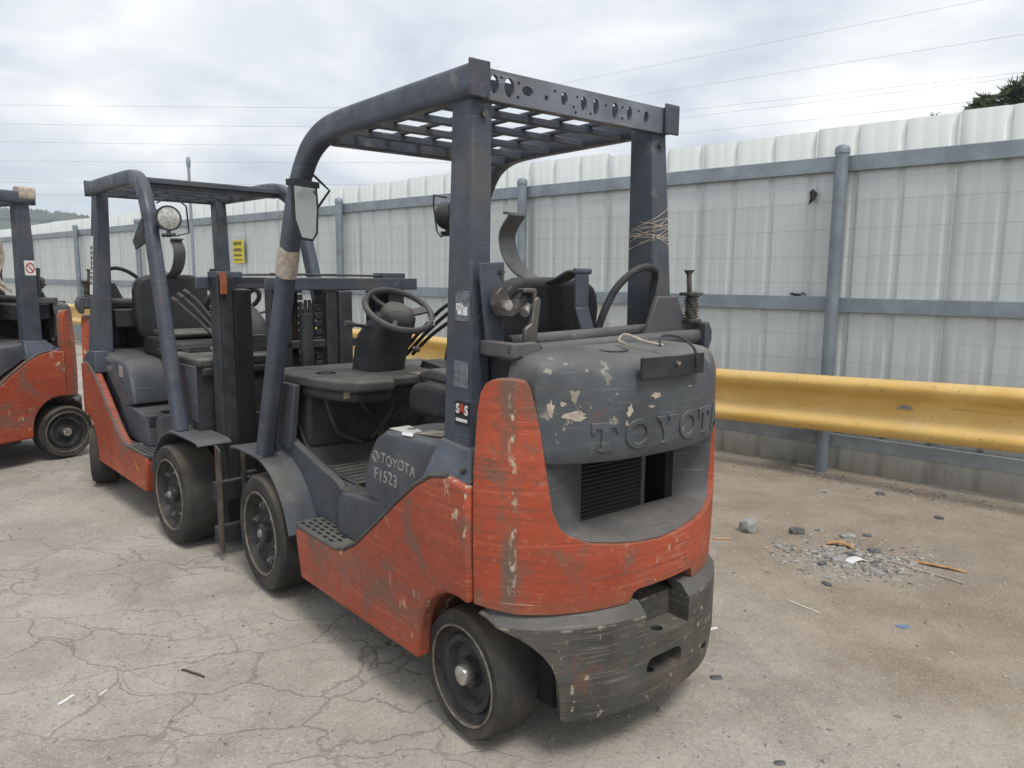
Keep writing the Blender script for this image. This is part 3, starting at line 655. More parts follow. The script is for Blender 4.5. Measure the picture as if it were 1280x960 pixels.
    lt = P('swing_latch', [prism([(.405, 1.390), (.385, 1.408), (.35, 1.372), (.325, 1.366), (.295, 1.392), (.283, 1.386), (.285, 1.365), (.318, 1.330), (.345, 1.318), (.385, 1.322), (.408, 1.355)], 'x', -.075, -.045),
                           prism([(.322, 1.402), (.275, 1.404), (.268, 1.392), (.275, 1.372), (.284, 1.374), (.282, 1.390), (.322, 1.390)], 'x', -.10, -.06),
                           prism([(.288, 1.372), (.272, 1.380), (.262, 1.366), (.272, 1.30), (.280, 1.21), (.325, 1.205), (.325, 1.285), (.300, 1.300)], 'x', -.110, -.094)], 'steel', .004)
    P('latch_pin', [cyl((-.095, .375, 1.355), (-.04, .375, 1.355), .015, 14), cyl((-.095, .318, 1.332), (-.085, .292, 1.352), .016, 12, .011)], 'chrome', parent=lt)
    # cradle arc, lying in the x-z plane, and its post
    arc = smooth_path([(.395, -.03, 1.668), (.362, -.03, 1.658), (.405, -.03, 1.615), (.417, -.03, 1.572), (.392, -.03, 1.507), (.330, -.03, 1.453), (.24, -.03, 1.424), (.167, -.03, 1.419), (.106, -.03, 1.434), (.056, -.03, 1.455), (.02, -.03, 1.457)], 4)
    P('bottle_cradle', sweep(arc, rrect(.078, .009, .003, 2), side=(0, 1, 0)), 'tube', ang=60)
    P('cradle_post', [box(.015, .024, -.06, .00, 1.34, 1.455), hexa([(-.01, -.075, 1.24), (-.01, -.015, 1.24), (.0, -.015, 1.24), (.0, -.075, 1.24)], [(.015, -.06, 1.34), (.015, .0, 1.34), (.024, .0, 1.34), (.024, -.06, 1.34)]), cyl((.02, -.07, 1.457), (.02, .005, 1.457), .010, 10)], 'guard', .002)
    # right-hand carrier bracket with hooked end, spring pin
    P('carrier_end_plate', prism([(-.515, 1.285), (-.535, 1.25), (-.535, 1.215), (-.515, 1.175), (-.50, 1.165), (-.495, 1.185), (-.497, 1.28)], 'x', -.145, -.065), 'guard', .006)
    P('carrier_gusset', prism([(-.295, 1.375), (-.40, 1.372), (-.455, 1.285), (-.51, 1.275), (-.545, 1.255), (-.55, 1.225), (-.525, 1.18), (-.505, 1.185), (-.50, 1.21), (-.40, 1.20), (-.24, 1.215), (-.235, 1.24)], 'x', -.088, -.068), 'guard', .005)
    sp = P('spring_pin', [cyl((-.1, -.465, 1.28), (-.1, -.465, 1.39), .020, 14), box(-.125, -.075, -.500, -.425, 1.375, 1.387), box(-.125, -.075, -.495, -.43, 1.282, 1.292)], 'steel', .002)
    P('pin_handle', [cyl((-.1, -.452, 1.387), (-.1, -.445, 1.452), .009, 10), cyl((-.1, -.445, 1.452), (-.1, -.444, 1.466), .011, 12, .020)], 'steel', parent=sp)
    P('pin_spring', sweep([(-.1 + .024 * math.cos(t * 1.2), -.465 + .024 * math.sin(t * 1.2), 1.295 + t * .0019) for t in [i for i in range(42)]], circ(.0035, 5)), 'steel', parent=sp)
    P('gas_hose', tube(smooth_path([(.02, -.11, 1.25), (.0, -.12, 1.32), (-.02, -.155, 1.40), (-.03, -.225, 1.455), (-.03, -.30, 1.475), (-.02, -.355, 1.455), (.0, -.37, 1.40), (.02, -.37, 1.30)], 5), .013, 10), 'black')
    # bits on the cover: bracket, wire bail, cloth strap
    br = P('cover_bracket', [prism([(-.385, .115), (-.372, .115), (-.388, -.145), (-.402, -.145)], 'z', 1.165, 1.215), prism([(-.385, .115), (-.30, .115), (-.31, -.145), (-.402, -.145)], 'z', 1.212, 1.219)] if False else [prism([(-.392, .125), (-.380, .125), (-.388, -.02), (-.378, -.16), (-.390, -.16), (-.400, -.02)], 'z', 1.150, 1.212)], 'black', .002)
    P('bracket_bolt', cyl((-.41, -.015, 1.19), (-.385, -.015, 1.19), .006, 8), 'chrome', parent=br)
    P('wire_bail', tube(smooth_path([(-.33, -.02, 1.235), (-.31, -.05, 1.262), (-.33, -.11, 1.258), (-.385, -.115, 1.225), (-.402, -.11, 1.17)], 4), .004, 6), 'black')
    P('pull_cord', tube(smooth_path([(-.24, .03, 1.236), (-.20, .02, 1.245), (-.21, -.0, 1.262), (-.28, -.01, 1.245), (-.335, -.03, 1.236)], 4), .005, 6), 'tape')
    # wheels
    for s in S2:
        build_wheel(T, True, s, 1.489, .545 * s)
    return T

def letters_on_cover(T):
    """raised serif lettering on the curved rear cover"""
    def bend(y, z, d):
        a, b = 0.376 + d, 0.527 + d
        return (sup(y, a, b), y, z)
    def slab(poly, d=.006):
        # split into thin strips is not needed: each letter is narrow
        n = len(poly); v = [bend(y, z, -.004) for y, z in poly] + [bend(y, z, d) for y, z in poly]
        return v, [tuple(range(n)), tuple(range(2 * n - 1, n - 1, -1))] + [(i, (i + 1) % n, n + (i + 1) % n, n + i) for i in range(n)]
    z0, z1 = .948, 1.032; h = z1 - z0
    def T_(c): return [slab([(c + .044, z1), (c - .044, z1), (c - .044, z1 - .032), (c - .034, z1 - .032), (c - .030, z1 - .018), (c - .014, z1 - .018), (c - .014, z0 + .010), (c - .022, z0 + .006), (c - .022, z0), (c + .022, z0), (c + .022, z0 + .006), (c + .014, z0 + .010), (c + .014, z1 - .018), (c + .030, z1 - .018), (c + .034, z1 - .032), (c + .044, z1 - .032)])]
    def O_(c):
        o = []; N = 28; zc = (z0 + z1) / 2
        v, f = [], []
        for i in range(N):
            t = 2 * math.pi * i / N
            for rx, rz, d in ((.049, h / 2 + .002, -.004), (.049, h / 2 + .002, .006), (.031, h / 2 - .014, .006), (.031, h / 2 - .014, -.004)): v.append(bend(c + rx * math.cos(t), zc + rz * math.sin(t), d))
        for i in range(N):
            j = (i + 1) % N
            for k in range(4): f.append((i * 4 + k, i * 4 + (k + 1) % 4, j * 4 + (k + 1) % 4, j * 4 + k))
        return [(v, f)]
    def Y_(c): return [slab([(c + .044, z1), (c + .006, z1), (c + .006, z1 - .007), (c + .016, z1 - .009), (c, z0 + h * .55), (c - .016, z1 - .009), (c - .006, z1 - .007), (c - .006, z1), (c - .044, z1), (c - .044, z1 - .007), (c - .034, z1 - .010), (c - .012, z0 + h * .40), (c - .012, z0 + .009), (c - .022, z0 + .006), (c - .022, z0), (c + .022, z0), (c + .022, z0 + .006), (c + .012, z0 + .009), (c + .012, z0 + h * .40), (c + .034, z1 - .010), (c + .044, z1 - .007)])]
    def A_(c): return [slab([(c + .006, z1), (c - .006, z1), (c - .040, z0), (c - .018, z0), (c - .012, z0 + .022), (c + .012, z0 + .022), (c + .018, z0), (c + .040, z0)])]
    for ch, c in (('T', .226), ('O', .112), ('Y', -.005), ('O', -.118), ('T', -.228), ('A', -.330)):
        mk('raised_letter', {'T': T_, 'O': O_, 'Y': Y_, 'A': A_}[ch](c), 'hoodrear', T, .0015, seg=1)

def side_text(T, s, lines, mat='chalk'):
    """marker writing on the hood side; s = +1 left, -1 right"""
    for txt, x, z, size, jit, rot in lines:
        def place(u, v, d, x=x, z=z, rot=rot):
            c, sn = math.cos(rot), math.sin(rot); uu, vv = u * c - v * sn, u * sn + v * c
            return Vector((x - uu * s, (.4475 + d) * s, z + vv))
        text('marker_writing', txt, size, place, mat, T, .0006, 0.0004, 1.05, jit)

def decal_on_pillar(T, s, z0, z1, x0, x1, mat):
    """thin label on the outer face of a rear pillar"""
    bs = .448 if s > 0 else .503
    def yy(z): return (bs + (.428 - bs) * (z - .90) / 1.062) * s
    o = .0015 * s; p = .003 * s
    return mk('pillar_label', hexa([(x0, yy(z0) + o, z0), (x1, yy(z0) + o, z0), (x1, yy(z1) + o, z1), (x0, yy(z1) + o, z1)], [(x0, yy(z0) + p, z0), (x1, yy(z0) + p, z0), (x1, yy(z1) + p, z1), (x0, yy(z1) + p, z1)]), mat, T), yy

def add_lamp(T, s, x, y, z, guard=True, front=False):
    """round work lamp with a bent wire guard, facing forward"""
    l = mk('work_lamp', [lathe([(.03, -.06), (.062, -.03), (.068, 0), (.068, .012), (.060, .012)], 28, (x, y, z), 'x'), box(x - .09, x - .045, y - .03, y + .03, z - .05, z + .05)], 'black', T)
    mk('lamp_glass', lathe([(.060, .004), (.058, .012), (.03, .018), (.001, .020)], 28, (x, y, z), 'x'), 'lens', l)
    if guard:
        gp = [(x + .01, y - .06, z + .075), (x + .03, y + .015, z + .125), (x + .04, y + .085, z + .065), (x + .04, y + .092, z - .075), (x + .02, y + .02, z - .095)]
        mk('wire_guard', [tube(gp if front else [(x - .02, y + .02, z + .085), (x + .09, y + .02, z + .105), (x + .125, y, z + .06), (x + .125, y - .02, z - .07), (x + .09, y - .02, z - .098), (x - .02, y, z - .085)], .005, 6), cyl((x, y, z - .065), (x, y, z - .10), .012, 8), cyl((x + .01, y + .03, z - .085), (x + .01, y - .04, z - .092), .010, 8)], 'black', l)
    return l

# ---- the three trucks
MAIN_YAW = 2.25774
main = build_forklift('forklift')
main.location = (0.2189, 2.4921, 0); main.rotation_euler = (0, 0, MAIN_YAW)
second = dup(main); second.location = (-2.470, 5.350, 0); second.rotation_euler = (0, 0, -0.806)
third = dup(main); third.location = (-3.985, 5.94, 0); third.rotation_euler = (0, 0, R(242))
for t, st, wx, wy in ((main, 0.0, 0, .478), (second, -0.34, -.09, .50), (third, -0.12, -.09, .52)):
    for s in (1, -1): build_wheel(t, False, s, wx, wy * s, st)
    letters_on_cover(t)
GR = 'orange forklift trucks parked in the yard'
tag(main, 'large scraped orange and grey forklift in the foreground, seen from behind', 'forklift', GR)
tag(second, 'orange forklift nose to nose with the foreground one, white number strip on its rear pillar', 'forklift', GR)
tag(third, 'orange forklift cut off by the left edge, only its rear end showing', 'forklift', GR)

# -- extras of the foreground truck
side_text(main, 1, [('TOYOTA', .420, .787, .054, .003, -.02), ('F1523', .505, .724, .064, .003, -.02)])
mk('marker_emblem', [sweep([(.572 + a * math.cos(t),   .4485, .790 + b * math.sin(t)) for t in [2 * math.pi * i / 24 for i in range(24)]], circ(.0018, 4), closed=True) for a, b in ((.026, .020), (.011, .019), (.017, .009))], 'chalk', main)
lab, yy = decal_on_pillar(main, 1, 1.305, 1.395, .005, .078, 'foil')
for i in range(9):
    mk('label_scratch', box(.015 + random.random() * .05, .020 + random.random() * .055, yy(1.34) + .003, yy(1.34) + .0042, 1.32 + random.random() * .03, 1.345 + random.random() * .03), 'white', lab) if i < 5 else None
lab2, yy = decal_on_pillar(main, 1, 1.105, 1.185, .008, .082, 'foil')
sas, yy = decal_on_pillar(main, 1, .990, 1.062, .0, .072, 'ink'); yS = yy(1.03) + .0045
def on_pillar(x, z):
    return lambda u, v, d: Vector((x - u, yy(z + v) + .003 + d, z + v))
text('sticker_lettering', 'S', .040, on_pillar(.058, 1.038), 'white', sas, .0006, .0012)
text('sticker_lettering', 'S', .040, on_pillar(.014, 1.036), 'white', sas, .0006, .0012)
text('sticker_lettering', 'A', .040, on_pillar(.036, 1.040), 'redink', sas, .0006, .0022)
mk('sticker_band', box(.008, .066, yy(1.006) + .003, yy(1.006) + .0038, 1.000, 1.010), 'white', sas)
def sheet_on(name, q, mat, z):
    mk(name, [hexa([(x, y, z + h) for x, y, h in q], [(x, y, z + h + .0016) for x, y, h in q])], mat, main)
sheet_on('hood_paper', [(.525, .418, -.0085), (.530, .335, -.0085), (.375, .372, .0005), (.365, .425, -.0005)], 'paper', .9045)
sheet_on('hood_paper', [(.415, .432, -.006), (.40, .440, -.012), (.34, .436, -.009), (.35, .425, -.001)], 'white', .9085)
sheet_on('hood_label', [(.36, .34, 0), (.35, .415, -.001), (.22, .40, .008), (.23, .33, .008)], 'tan', .9075)
lp = add_lamp(main, -1, 1.36, -.41, 1.735)
# rear view mirror on the left front pillar
mc = Vector((1.00, .497, 1.677)); mn = Vector((-.913, -.41, .0)).normalized(); mu = Vector((-.41, .913, 0)).normalized(); mz = Vector((0, 0, 1))
mo = [(-.062, .105), (-.068, .02), (-.060, -.075), (-.035, -.105), (.03, -.10), (.062, -.03), (.066, .105)]
def mp(a, b, d): return tuple(mc + mu * a + mz * b + mn * d)
mr = mk('mirror', [sweep([mp(a, b, 0) for a, b in mo], circ(.006, 6), closed=True), ([mp(a * .97, b * .97, d) for d in (-.012, -.004) for a, b in mo], [tuple(range(7)), tuple(range(13, 6, -1))] + [(i, (i + 1) % 7, 7 + (i + 1) % 7, 7 + i) for i in range(7)]),
                  hexa([mp(-.07, .095, -.03), mp(.07, .095, -.03), mp(.07, .095, .012), mp(-.07, .095, .012)], [mp(-.07, .118, -.03), mp(.07, .118, -.03), mp(.07, .118, .012), mp(-.07, .118, .012)])], 'black', main)
mk('mirror_glass', ([mp(a * .96, b * .96, d) for d in (-.003, .002) for a, b in mo], [tuple(range(7)), tuple(range(13, 6, -1))] + [(i, (i + 1) % 7, 7 + (i + 1) % 7, 7 + i) for i in range(7)]), 'mirror', mr, ang=10)
mk('mirror_bracket', tube([(1.13, .43, 1.86), (1.06, .40, 1.80), (1.00, .395, 1.765), (1.06, .42, 1.70)], .005, 6), 'black', mr)
tp = mk('tape_wrap', [sweep([(1.273, .4665, 1.455 - .005), (1.262, .4655, 1.488), (1.251, .4648, 1.521), (1.243, .4642, 1.545)], rrect(.076, .100, .030, 4), side=(0, 1, 0)), sweep([(1.280, .467, 1.435), (1.268, .466, 1.47), (1.256, .465, 1.505)], [(a + .004, b - .006) for a, b in rrect(.074, .098, .030, 4)], side=(0, 1, 0))], 'tape', main)
tw = []
for i in range(13):
    z = 1.565 + random.random() * .08; dz = random.uniform(-.05, .05)
    tw.append(tube([(.120, -.366, z + dz), (.05, -.364, z + dz * .3), (.004, -.363, z), (.002, -.40, z - dz * .4), (.002, -.446, z - dz)], .0016, 4))
mk('tape_wrap', tw, 'tape', main)
# paint scars on the rear cover that show cream
sc_ = []
for y, z, w_, h_ in ((.375, 1.075, .020, .050), (.315, 1.055, .075, .028), (.145, 1.062, .026, .042), (.155, 1.022, .014, .018), (.045, 1.095, .038, .024), (-.12, 1.11, .024, .009), (.06, 1.065, .03, .012), (.345, 1.09, .016, .014)):
    n = 16; pl_ = []
    for i in range(n):
        t = 2 * math.pi * i / n; k = random.uniform(.45, 1.15)
        pl_.append((y + w_ / 2 * math.cos(t) * k, z + h_ / 2 * math.sin(t) * k))
    v = [(sup(a, .3762 + d, .5272 + d), a, b) for d in (-.002, .0012) for a, b in pl_]
    mk('bare_paint_scar', (v, [tuple(range(n)), tuple(range(2 * n - 1, n - 1, -1))] + [(i, (i + 1) % n, n + (i + 1) % n, n + i) for i in range(n)]), 'tape', main)

# -- extras of the second truck
side_text(second, -1, [('TOYOTA', .20, .880, .040, .004, .0), ('F1517', .22, .820, .046, .003, .0)])
st_, yy = decal_on_pillar(second, -1, 1.30, 1.68, .016, .075, 'white')
def vert(u, v, d): return Vector((.045 + v, yy(1.49 - u) - .003 - d, 1.49 - u))
text('strip_lettering', '659091E3', .062, vert, 'ink', st_, .0006, .0012, 1.05)
add_lamp(second, -1, 1.30, -.405, 1.735, True, True)
mk('side_shield', prism([(1.16, 1.74), (1.19, 1.60), (1.04, 1.57), (1.00, 1.62)], 'y', -.50, -.49), 'black', second, .004)
for z in (1.52, 1.64):
    mk('plate_label', box(-.004, .0, .385, .43, z, z + .07), 'foil', second)
mk('mast_label', box(1.697, 1.700, -.350, -.29, 1.18, 1.32), 'tan', second)
mk('mast_label', box(1.697, 1.700, .27, .345, 1.17, 1.32), 'paper', second)
mk('marker_light', [sweep([(1.81, -.335, 1.34), (1.815, -.335, 1.40), (1.81, -.34, 1.45)], rrect(.035, .02, .008, 2), side=(0, 1, 0))], 'amber', second)
mk('hood_label', box(.43, .50, -.4505, -.4475, .79, .865), 'tan', second)

# -- extras of the third truck
dl_, yy3 = decal_on_pillar(third, 1, 1.42, 1.53, .01, .09, 'white')
mk('label_print', [sweep([(.05 + .03 * math.cos(t), yy3(1.475) + .004, 1.475 + .035 * math.sin(t)) for t in [2 * math.pi * i / 16 for i in range(16)]], circ(.004, 4), closed=True), tube([(.03, yy3(1.47) + .004, 1.45), (.07, yy3(1.47) + .004, 1.50)], .004, 4)], 'redink', dl_)
mk('rope_bundle', [tube(smooth_path([(.30 + .03 * k, .40, 1.98 - .02 * k), (.27 + .04 * k, .43, 1.75), (.22 + .02 * k, .41, 1.55), (.26 + .05 * k, .40, 1.40 + .02 * k), (.18 + .05 * k, .42, 1.30)], 5), .013, 8) for k in range(4)], 'tape', third)
mk('tape_wrap', sweep([(-.02, .426, 2.02), (.06, .427, 2.02), (.10, .427, 2.018)], rrect(.078, .10, .03, 4), side=(0, 1, 0)), 'tape', third)
mk('yellow_hose', tube(smooth_path([(-.02, -.36, 1.80), (-.10, -.44, 1.65), (-.16, -.50, 1.50), (-.17, -.50, 1.38), (-.12, -.46, 1.27)], 5), .014, 8), 'tape', third)

# ------------------------------------------------------------------ ground
def ground_mat():
    a = NT('yard_ground', 0.92, 0, 0.2)
    v = a.co
    big = a.noise(0.45, 5, 0.6, v); mid = a.noise(2.1, 7, 0.65, v); fine = a.noise(70, 5, 0.7, v); grit = a.noise(240, 3, 0.6, v)
    conc = a.mix(a.rng(mid, 0.3, 0.7), (0.330, 0.298, 0.256), (0.455, 0.415, 0.362))
    sand = a.mix(a.rng(mid, 0.3, 0.7), (0.225, 0.178, 0.134), (0.340, 0.284, 0.224))
    # distance from the fence line decides sand or worn concrete
    sp = a.n('ShaderNodeSeparateXYZ'); a.set(sp.inputs[0], v)
    dist = a.math('ADD', a.math('MULTIPLY', sp.outputs[0], 0.666), a.math('MULTIPLY', sp.outputs[1], 0.746))
    right = a.math('ADD', a.math('MULTIPLY', sp.outputs[0], 0.35), a.math('MULTIPLY', dist, 0.55))
    f = a.rng(a.math('ADD', right, a.math('MULTIPLY', a.math('SUBTRACT', a.noise(0.9, 6, 0.65, v), 0.5), 3.0)), 1.1, 2.7)
    c = a.mix(f, conc, sand)
    blot = a.rng(a.noise(1.15, 7, 0.7, a.vscale(v, (1, 1, 1), (4, 2, 0)), 0.3), 0.52, 0.66)
    c = a.mix(a.math('MULTIPLY', blot, 0.5), c, (0.215, 0.188, 0.160))
    c = a.mix(a.math('MULTIPLY', a.rng(fine, 0.50, 0.66), 0.42), c, (0.180, 0.160, 0.140))
    c = a.mix(a.math('MULTIPLY', a.rng(a.noise(110, 4, 0.65, a.vscale(v, (1, 1, 1), (6, 1, 0))), 0.56, 0.66), 0.55), c, (0.56, 0.54, 0.50))
    c = a.mix(a.math('MULTIPLY', a.rng(a.noise(46, 5, 0.7, a.vscale(v, (1, 1, 1), (2, 8, 0))), 0.60, 0.68), 0.5), c, (0.150, 0.130, 0.112))
    c = a.mix(a.math('MULTIPLY', a.rng(grit, 0.60, 0.70), 0.6), c, (0.52, 0.50, 0.46))
    c = a.mix(a.math('MULTIPLY', a.rng(a.noise(330, 2, 0.5, v), 0.62, 0.70), 0.6), c, (0.085, 0.075, 0.068))
    # cracks: cell borders with a wandering edge
    dv = a.n('ShaderNodeVectorMath', operation='ADD'); a.set(dv.inputs[0], v)
    sc2 = a.n('ShaderNodeVectorMath', operation='SCALE'); a.set(sc2.inputs[0], a.noisec(3.2, 6, v)); sc2.inputs['Scale'].default_value = 0.34
    a.set(dv.inputs[1], sc2.outputs[0])
    def crack(scale, w0, w1, off):
        vo = a.n('ShaderNodeTexVoronoi', feature='DISTANCE_TO_EDGE'); a.set(vo.inputs['Vector'], a.vscale(dv.outputs[0], (0.75, 1.35, 1), off)); vo.inputs['Scale'].default_value = scale
        return a.rng(a.math('ADD', vo.outputs['Distance'], a.math('MULTIPLY', a.math('SUBTRACT', a.noise(28, 4, 0.6, v), 0.5), 0.035)), w0, w1, 1.0, 0.0)
    k1 = a.math('MULTIPLY', crack(3.0, 0.000, 0.024, (0, 0, 0)), a.rng(a.noise(1.0, 3, 0.5, a.vscale(v, (1, 1, 1), (7, 7, 0))), 0.40, 0.54))
    k2 = a.math('MULTIPLY', crack(5.2, 0.000, 0.024, (3, 5, 0)), a.rng(a.noise(1.3, 3, 0.5, v), 0.47, 0.60))
    lf_ = a.rng(a.math('ADD', sp.outputs[0], a.math('MULTIPLY', a.noise(0.8, 4, 0.6, v), 1.2)), 0.2, 1.1, 1, 0)
    k = a.math('MULTIPLY', a.math('MULTIPLY', a.math('MAXIMUM', k1, a.math('MULTIPLY', k2, 0.7)), a.math('SUBTRACT', 1.0, f)), lf_)
    c = a.mix(a.math('MULTIPLY', k, 0.52), c, (0.165, 0.155, 0.128))
    a.col(c)
    h = a.math('ADD', a.math('MULTIPLY', mid, 0.5), a.math('ADD', a.math('MULTIPLY', fine, 0.22), a.math('MULTIPLY', grit, 0.12)))
    a.bump(a.math('SUBTRACT', h, a.math('MULTIPLY', k, 0.30)), 0.55, 0.02)
    return a.m
M['ground'] = ground_mat()
v, f = [], []
gx = [-640, -300, -80, -30, -15] + [-10 + .25 * i for i in range(73)] + [12, 25, 80, 300, 640]
gy = [-640, -200, -30, -5] + [0 + .25 * i for i in range(57)] + [20, 40, 120, 400, 700]
for y in gy:
    for x in gx:
        near = abs(x) < 10 and 0 < y < 14
        v.append((x, y, (.012 * noise.noise((x * .5, y * .5, 3)) - .006) if near else -.004))
nx = len(gx)
for j in range(len(gy) - 1):
    for i in range(nx - 1): f.append((j * nx + i, j * nx + i + 1, (j + 1) * nx + i + 1, (j + 1) * nx + i))
def gz(x, y): return .012 * noise.noise((x * .5, y * .5, 3)) - .006
g = mk('ground', (v, f), 'ground', ang=180, kind='structure'); g['label'] = 'dusty cracked concrete yard with sandy dirt towards the fence'

# gravel and grit scattered over the yard
M['grit'] = plain('grit_stone', (0.29, 0.27, 0.24), 0.9, 0, 0.55, 45)
v, f = [], []
def rock(cx, cy, cz, r, n=7, flat=.7):
    k = len(v); ph = random.random() * 6
    ring = []
    v.append((cx, cy, cz + r * flat * random.uniform(.7, 1.1)))
    for i in range(n):
        a = ph + 2 * math.pi * i / n; q = r * random.uniform(.7, 1.15)
        v.append((cx + q * math.cos(a), cy + q * math.sin(a), cz + r * flat * random.uniform(.05, .4)))
    for i in range(n):
        a = ph + 2 * math.pi * i / n; q = r * random.uniform(.7, 1.0)
        v.append((cx + q * math.cos(a), cy + q * math.sin(a), cz - r * .2))
    for i in range(n):
        j = (i + 1) % n
        f.append((k, k + 1 + i, k + 1 + j)); f.append((k + 1 + i, k + 1 + n + i, k + 1 + n + j, k + 1 + j))
for i in range(7500):
    y = 1.4 + 5.2 * random.random() ** 1.4; x = random.uniform(-.75, .75) * y + random.uniform(-.2, .2)
    if noise.noise((x * 1.1, y * 1.1, 9)) + random.uniform(-.5, .5) < -.05: continue
    if .666 * x + .746 * y > 5.6: continue
    rock(x, y, gz(x, y), random.choice((.0025, .003, .003, .004, .005, .006, .009)) * random.uniform(.7, 1.3), 4)
for i in range(1500):      # litter strip along the fence foot and round the rubble
    if i < 900:
        s = random.uniform(-4.2, .4); d = 5.72 - abs(random.gauss(0, .35))
        x = .666 * d + .746 * s; y = .746 * d - .666 * s
    else: x = random.gauss(1.80, .22); y = random.gauss(3.75, .17)
    rock(x, y, gz(x, y), random.choice((.003, .004, .006, .009, .012)) * random.uniform(.7, 1.3), 5)
mk('gravel', (v, f), 'grit', ang=30, kind='stuff')['label'] = 'fine grit and small gravel scattered over the yard'

# ------------------------------------------------------------------ fence
FD = Vector((.74592, -.66603, 0)); FN = Vector((.66603, .74592, 0)); FZ = 5.788
def fp(s, off, z): return FN * (FZ - off) + FD * s + Vector((0, 0, z))   # off = towards the yard
def fence_mat(name, c, streak):
    a = NT(name, 0.45, 0, 0.4)
    sp = a.n('ShaderNodeSeparateXYZ'); a.set(sp.inputs[0], a.co)
    st = a.noise(2.2, 5, 0.65, a.vscale(a.co, (9, 9, .35)))
    b = a.mix(a.rng(a.noise(.8, 4), 0.3, 0.7), tuple(x * .92 for x in c), tuple(min(1, x * 1.05) for x in c))
    b = a.mix(a.math('MULTIPLY', a.rng(st, 0.48, 0.72), streak), b, (0.30, 0.30, 0.27))
    # splashed soil at the foot
    b = a.mix(a.math('MULTIPLY', a.rng(a.math('ADD', sp.outputs[2], a.math('MULTIPLY', a.noise(6, 5), 0.25)), 0.12, 0.42, 1, 0), 0.45), b, (0.27, 0.24, 0.19))
    a.col(b); a.bump(a.noise(5, 3), 0.08, 0.01); return a.m
M['panel'] = fence_mat('white_sheet', (0.615, 0.650, 0.635), 0.09)
M['galv'] = plain('galvanised_steel', (0.270, 0.315, 0.345), 0.5, 0.35, 0.14, 5, 0.1)
M['galv2'] = plain('galvanised_post', (0.225, 0.265, 0.295), 0.5, 0.35, 0.14, 5, 0.1)
M['wire'] = plain('zinc_wire', (0.36, 0.38, 0.385), 0.5, 0.2, 0.1, 5)
fence = empty('boundary_fence', fp(-2, 0, 0), 0, 'tall white corrugated metal fence with grey posts and rails behind the forklifts', 'fence')
f0 = fp(-2, 0, 0)
def frel(s, off, z): return fp(s, off, z) - f0
# one sheet of corrugated steel, three ribs wide, copied along the fence
prof = []
for k in range(3):
    b = k * .309
    prof += [(b + .0, 0), (b + .075, 0), (b + .083, -.0022), (b + .092, -.0022), (b + .10, 0), (b + .165, 0), (b + .173, -.0022), (b + .182, -.0022), (b + .19, 0), (b + .243, 0), (b + .262, -.015), (b + .290, -.015)]
prof.append((.927, 0))
pv, pf = [], []
for q, o in prof:
    for z in (.015, .7, 1.4, 2.0, 2.538): pv.append(tuple(FD * q + FN * (-o) + Vector((0, 0, z))))
for i in range(len(prof) - 1):
    for k in range(4): pf.append((i * 5 + k, (i + 1) * 5 + k, (i + 1) * 5 + k + 1, i * 5 + k + 1))
sheet = mk('corrugated_sheet', (pv, pf), 'panel', fence, ang=25)
so = sheet.modifiers.new('thickness', 'SOLIDIFY'); so.thickness = .0012
S0 = -.947 - .276 + .309 * 0; NS0, NS1 = -28, 5
first = True
for k in range(NS0, NS1):
    o = sheet if first else sheet.copy()
    if not first: C.objects.link(o); o.parent = fence
    first = False
    dz = random.uniform(-.012, .012) + (.02 * math.sin(k * .9))
    o.location = frel(S0 + .927 * k, .001 * (k % 2), dz * .8)
# posts
for n in range(-1, 9):
    s = -1.9423 - 3.0339 * n
    a = frel(s, .088, -.05); b = frel(s, .088, 2.37 + random.uniform(-.02, .02))
    p = mk('fence_post', cyl(a, b, .047, 18), 'galv2', fence)
    mk('post_cap', lathe([(.052, -.02), (.052, .012), (.040, .032), (.015, .042), (.001, .043)], 16, tuple(b), 'z'), 'galv2', p)
# rails: angle section, flat face towards the yard
def rail(z0, z1):
    for n in range(-1, 8):
        sa = -1.9423 - 3.0339 * n - .001; sb = sa - 3.032
        dz = .006 * math.sin(n * 2.1)
        v = []
        for s in (sa, sb):
            for off, z in ((.004, z0), (.036, z0), (.040, z0 + .004), (.040, z1 - .004), (.036, z1), (.004, z1), (.004, z1 - .006), (.034, z1 - .006), (.034, z0 + .006), (.004, z0 + .006)): v.append(frel(s, off, z + dz))
        n_ = 10
        mk('fence_rail', (v, [tuple(range(n_)), tuple(range(2 * n_ - 1, n_ - 1, -1))] + [(i, (i + 1) % n_, n_ + (i + 1) % n_, n_ + i) for i in range(n_)]), 'galv', fence)
rail(2.215, 2.325); rail(1.205, 1.312); rail(.195, .295)
for z in (.45, .64, .83, 1.02, 1.42, 1.61, 1.80, 1.99, 2.14):
    pts = [frel(s, .050, z + .010 * math.sin(s * 1.3 + z * 5)) for s in [4 - .75 * i for i in range(40)]]
    mk('mesh_wire', tube(pts, .0015, 4), 'wire', fence)
wv = []
for i in range(90):
    s = 1.2 - .152 * i; wv.append(tube([frel(s, .053, .32), frel(s, .053, 2.2)], .0008, 4))
mk('mesh_upright_wires', wv, 'wire', fence)

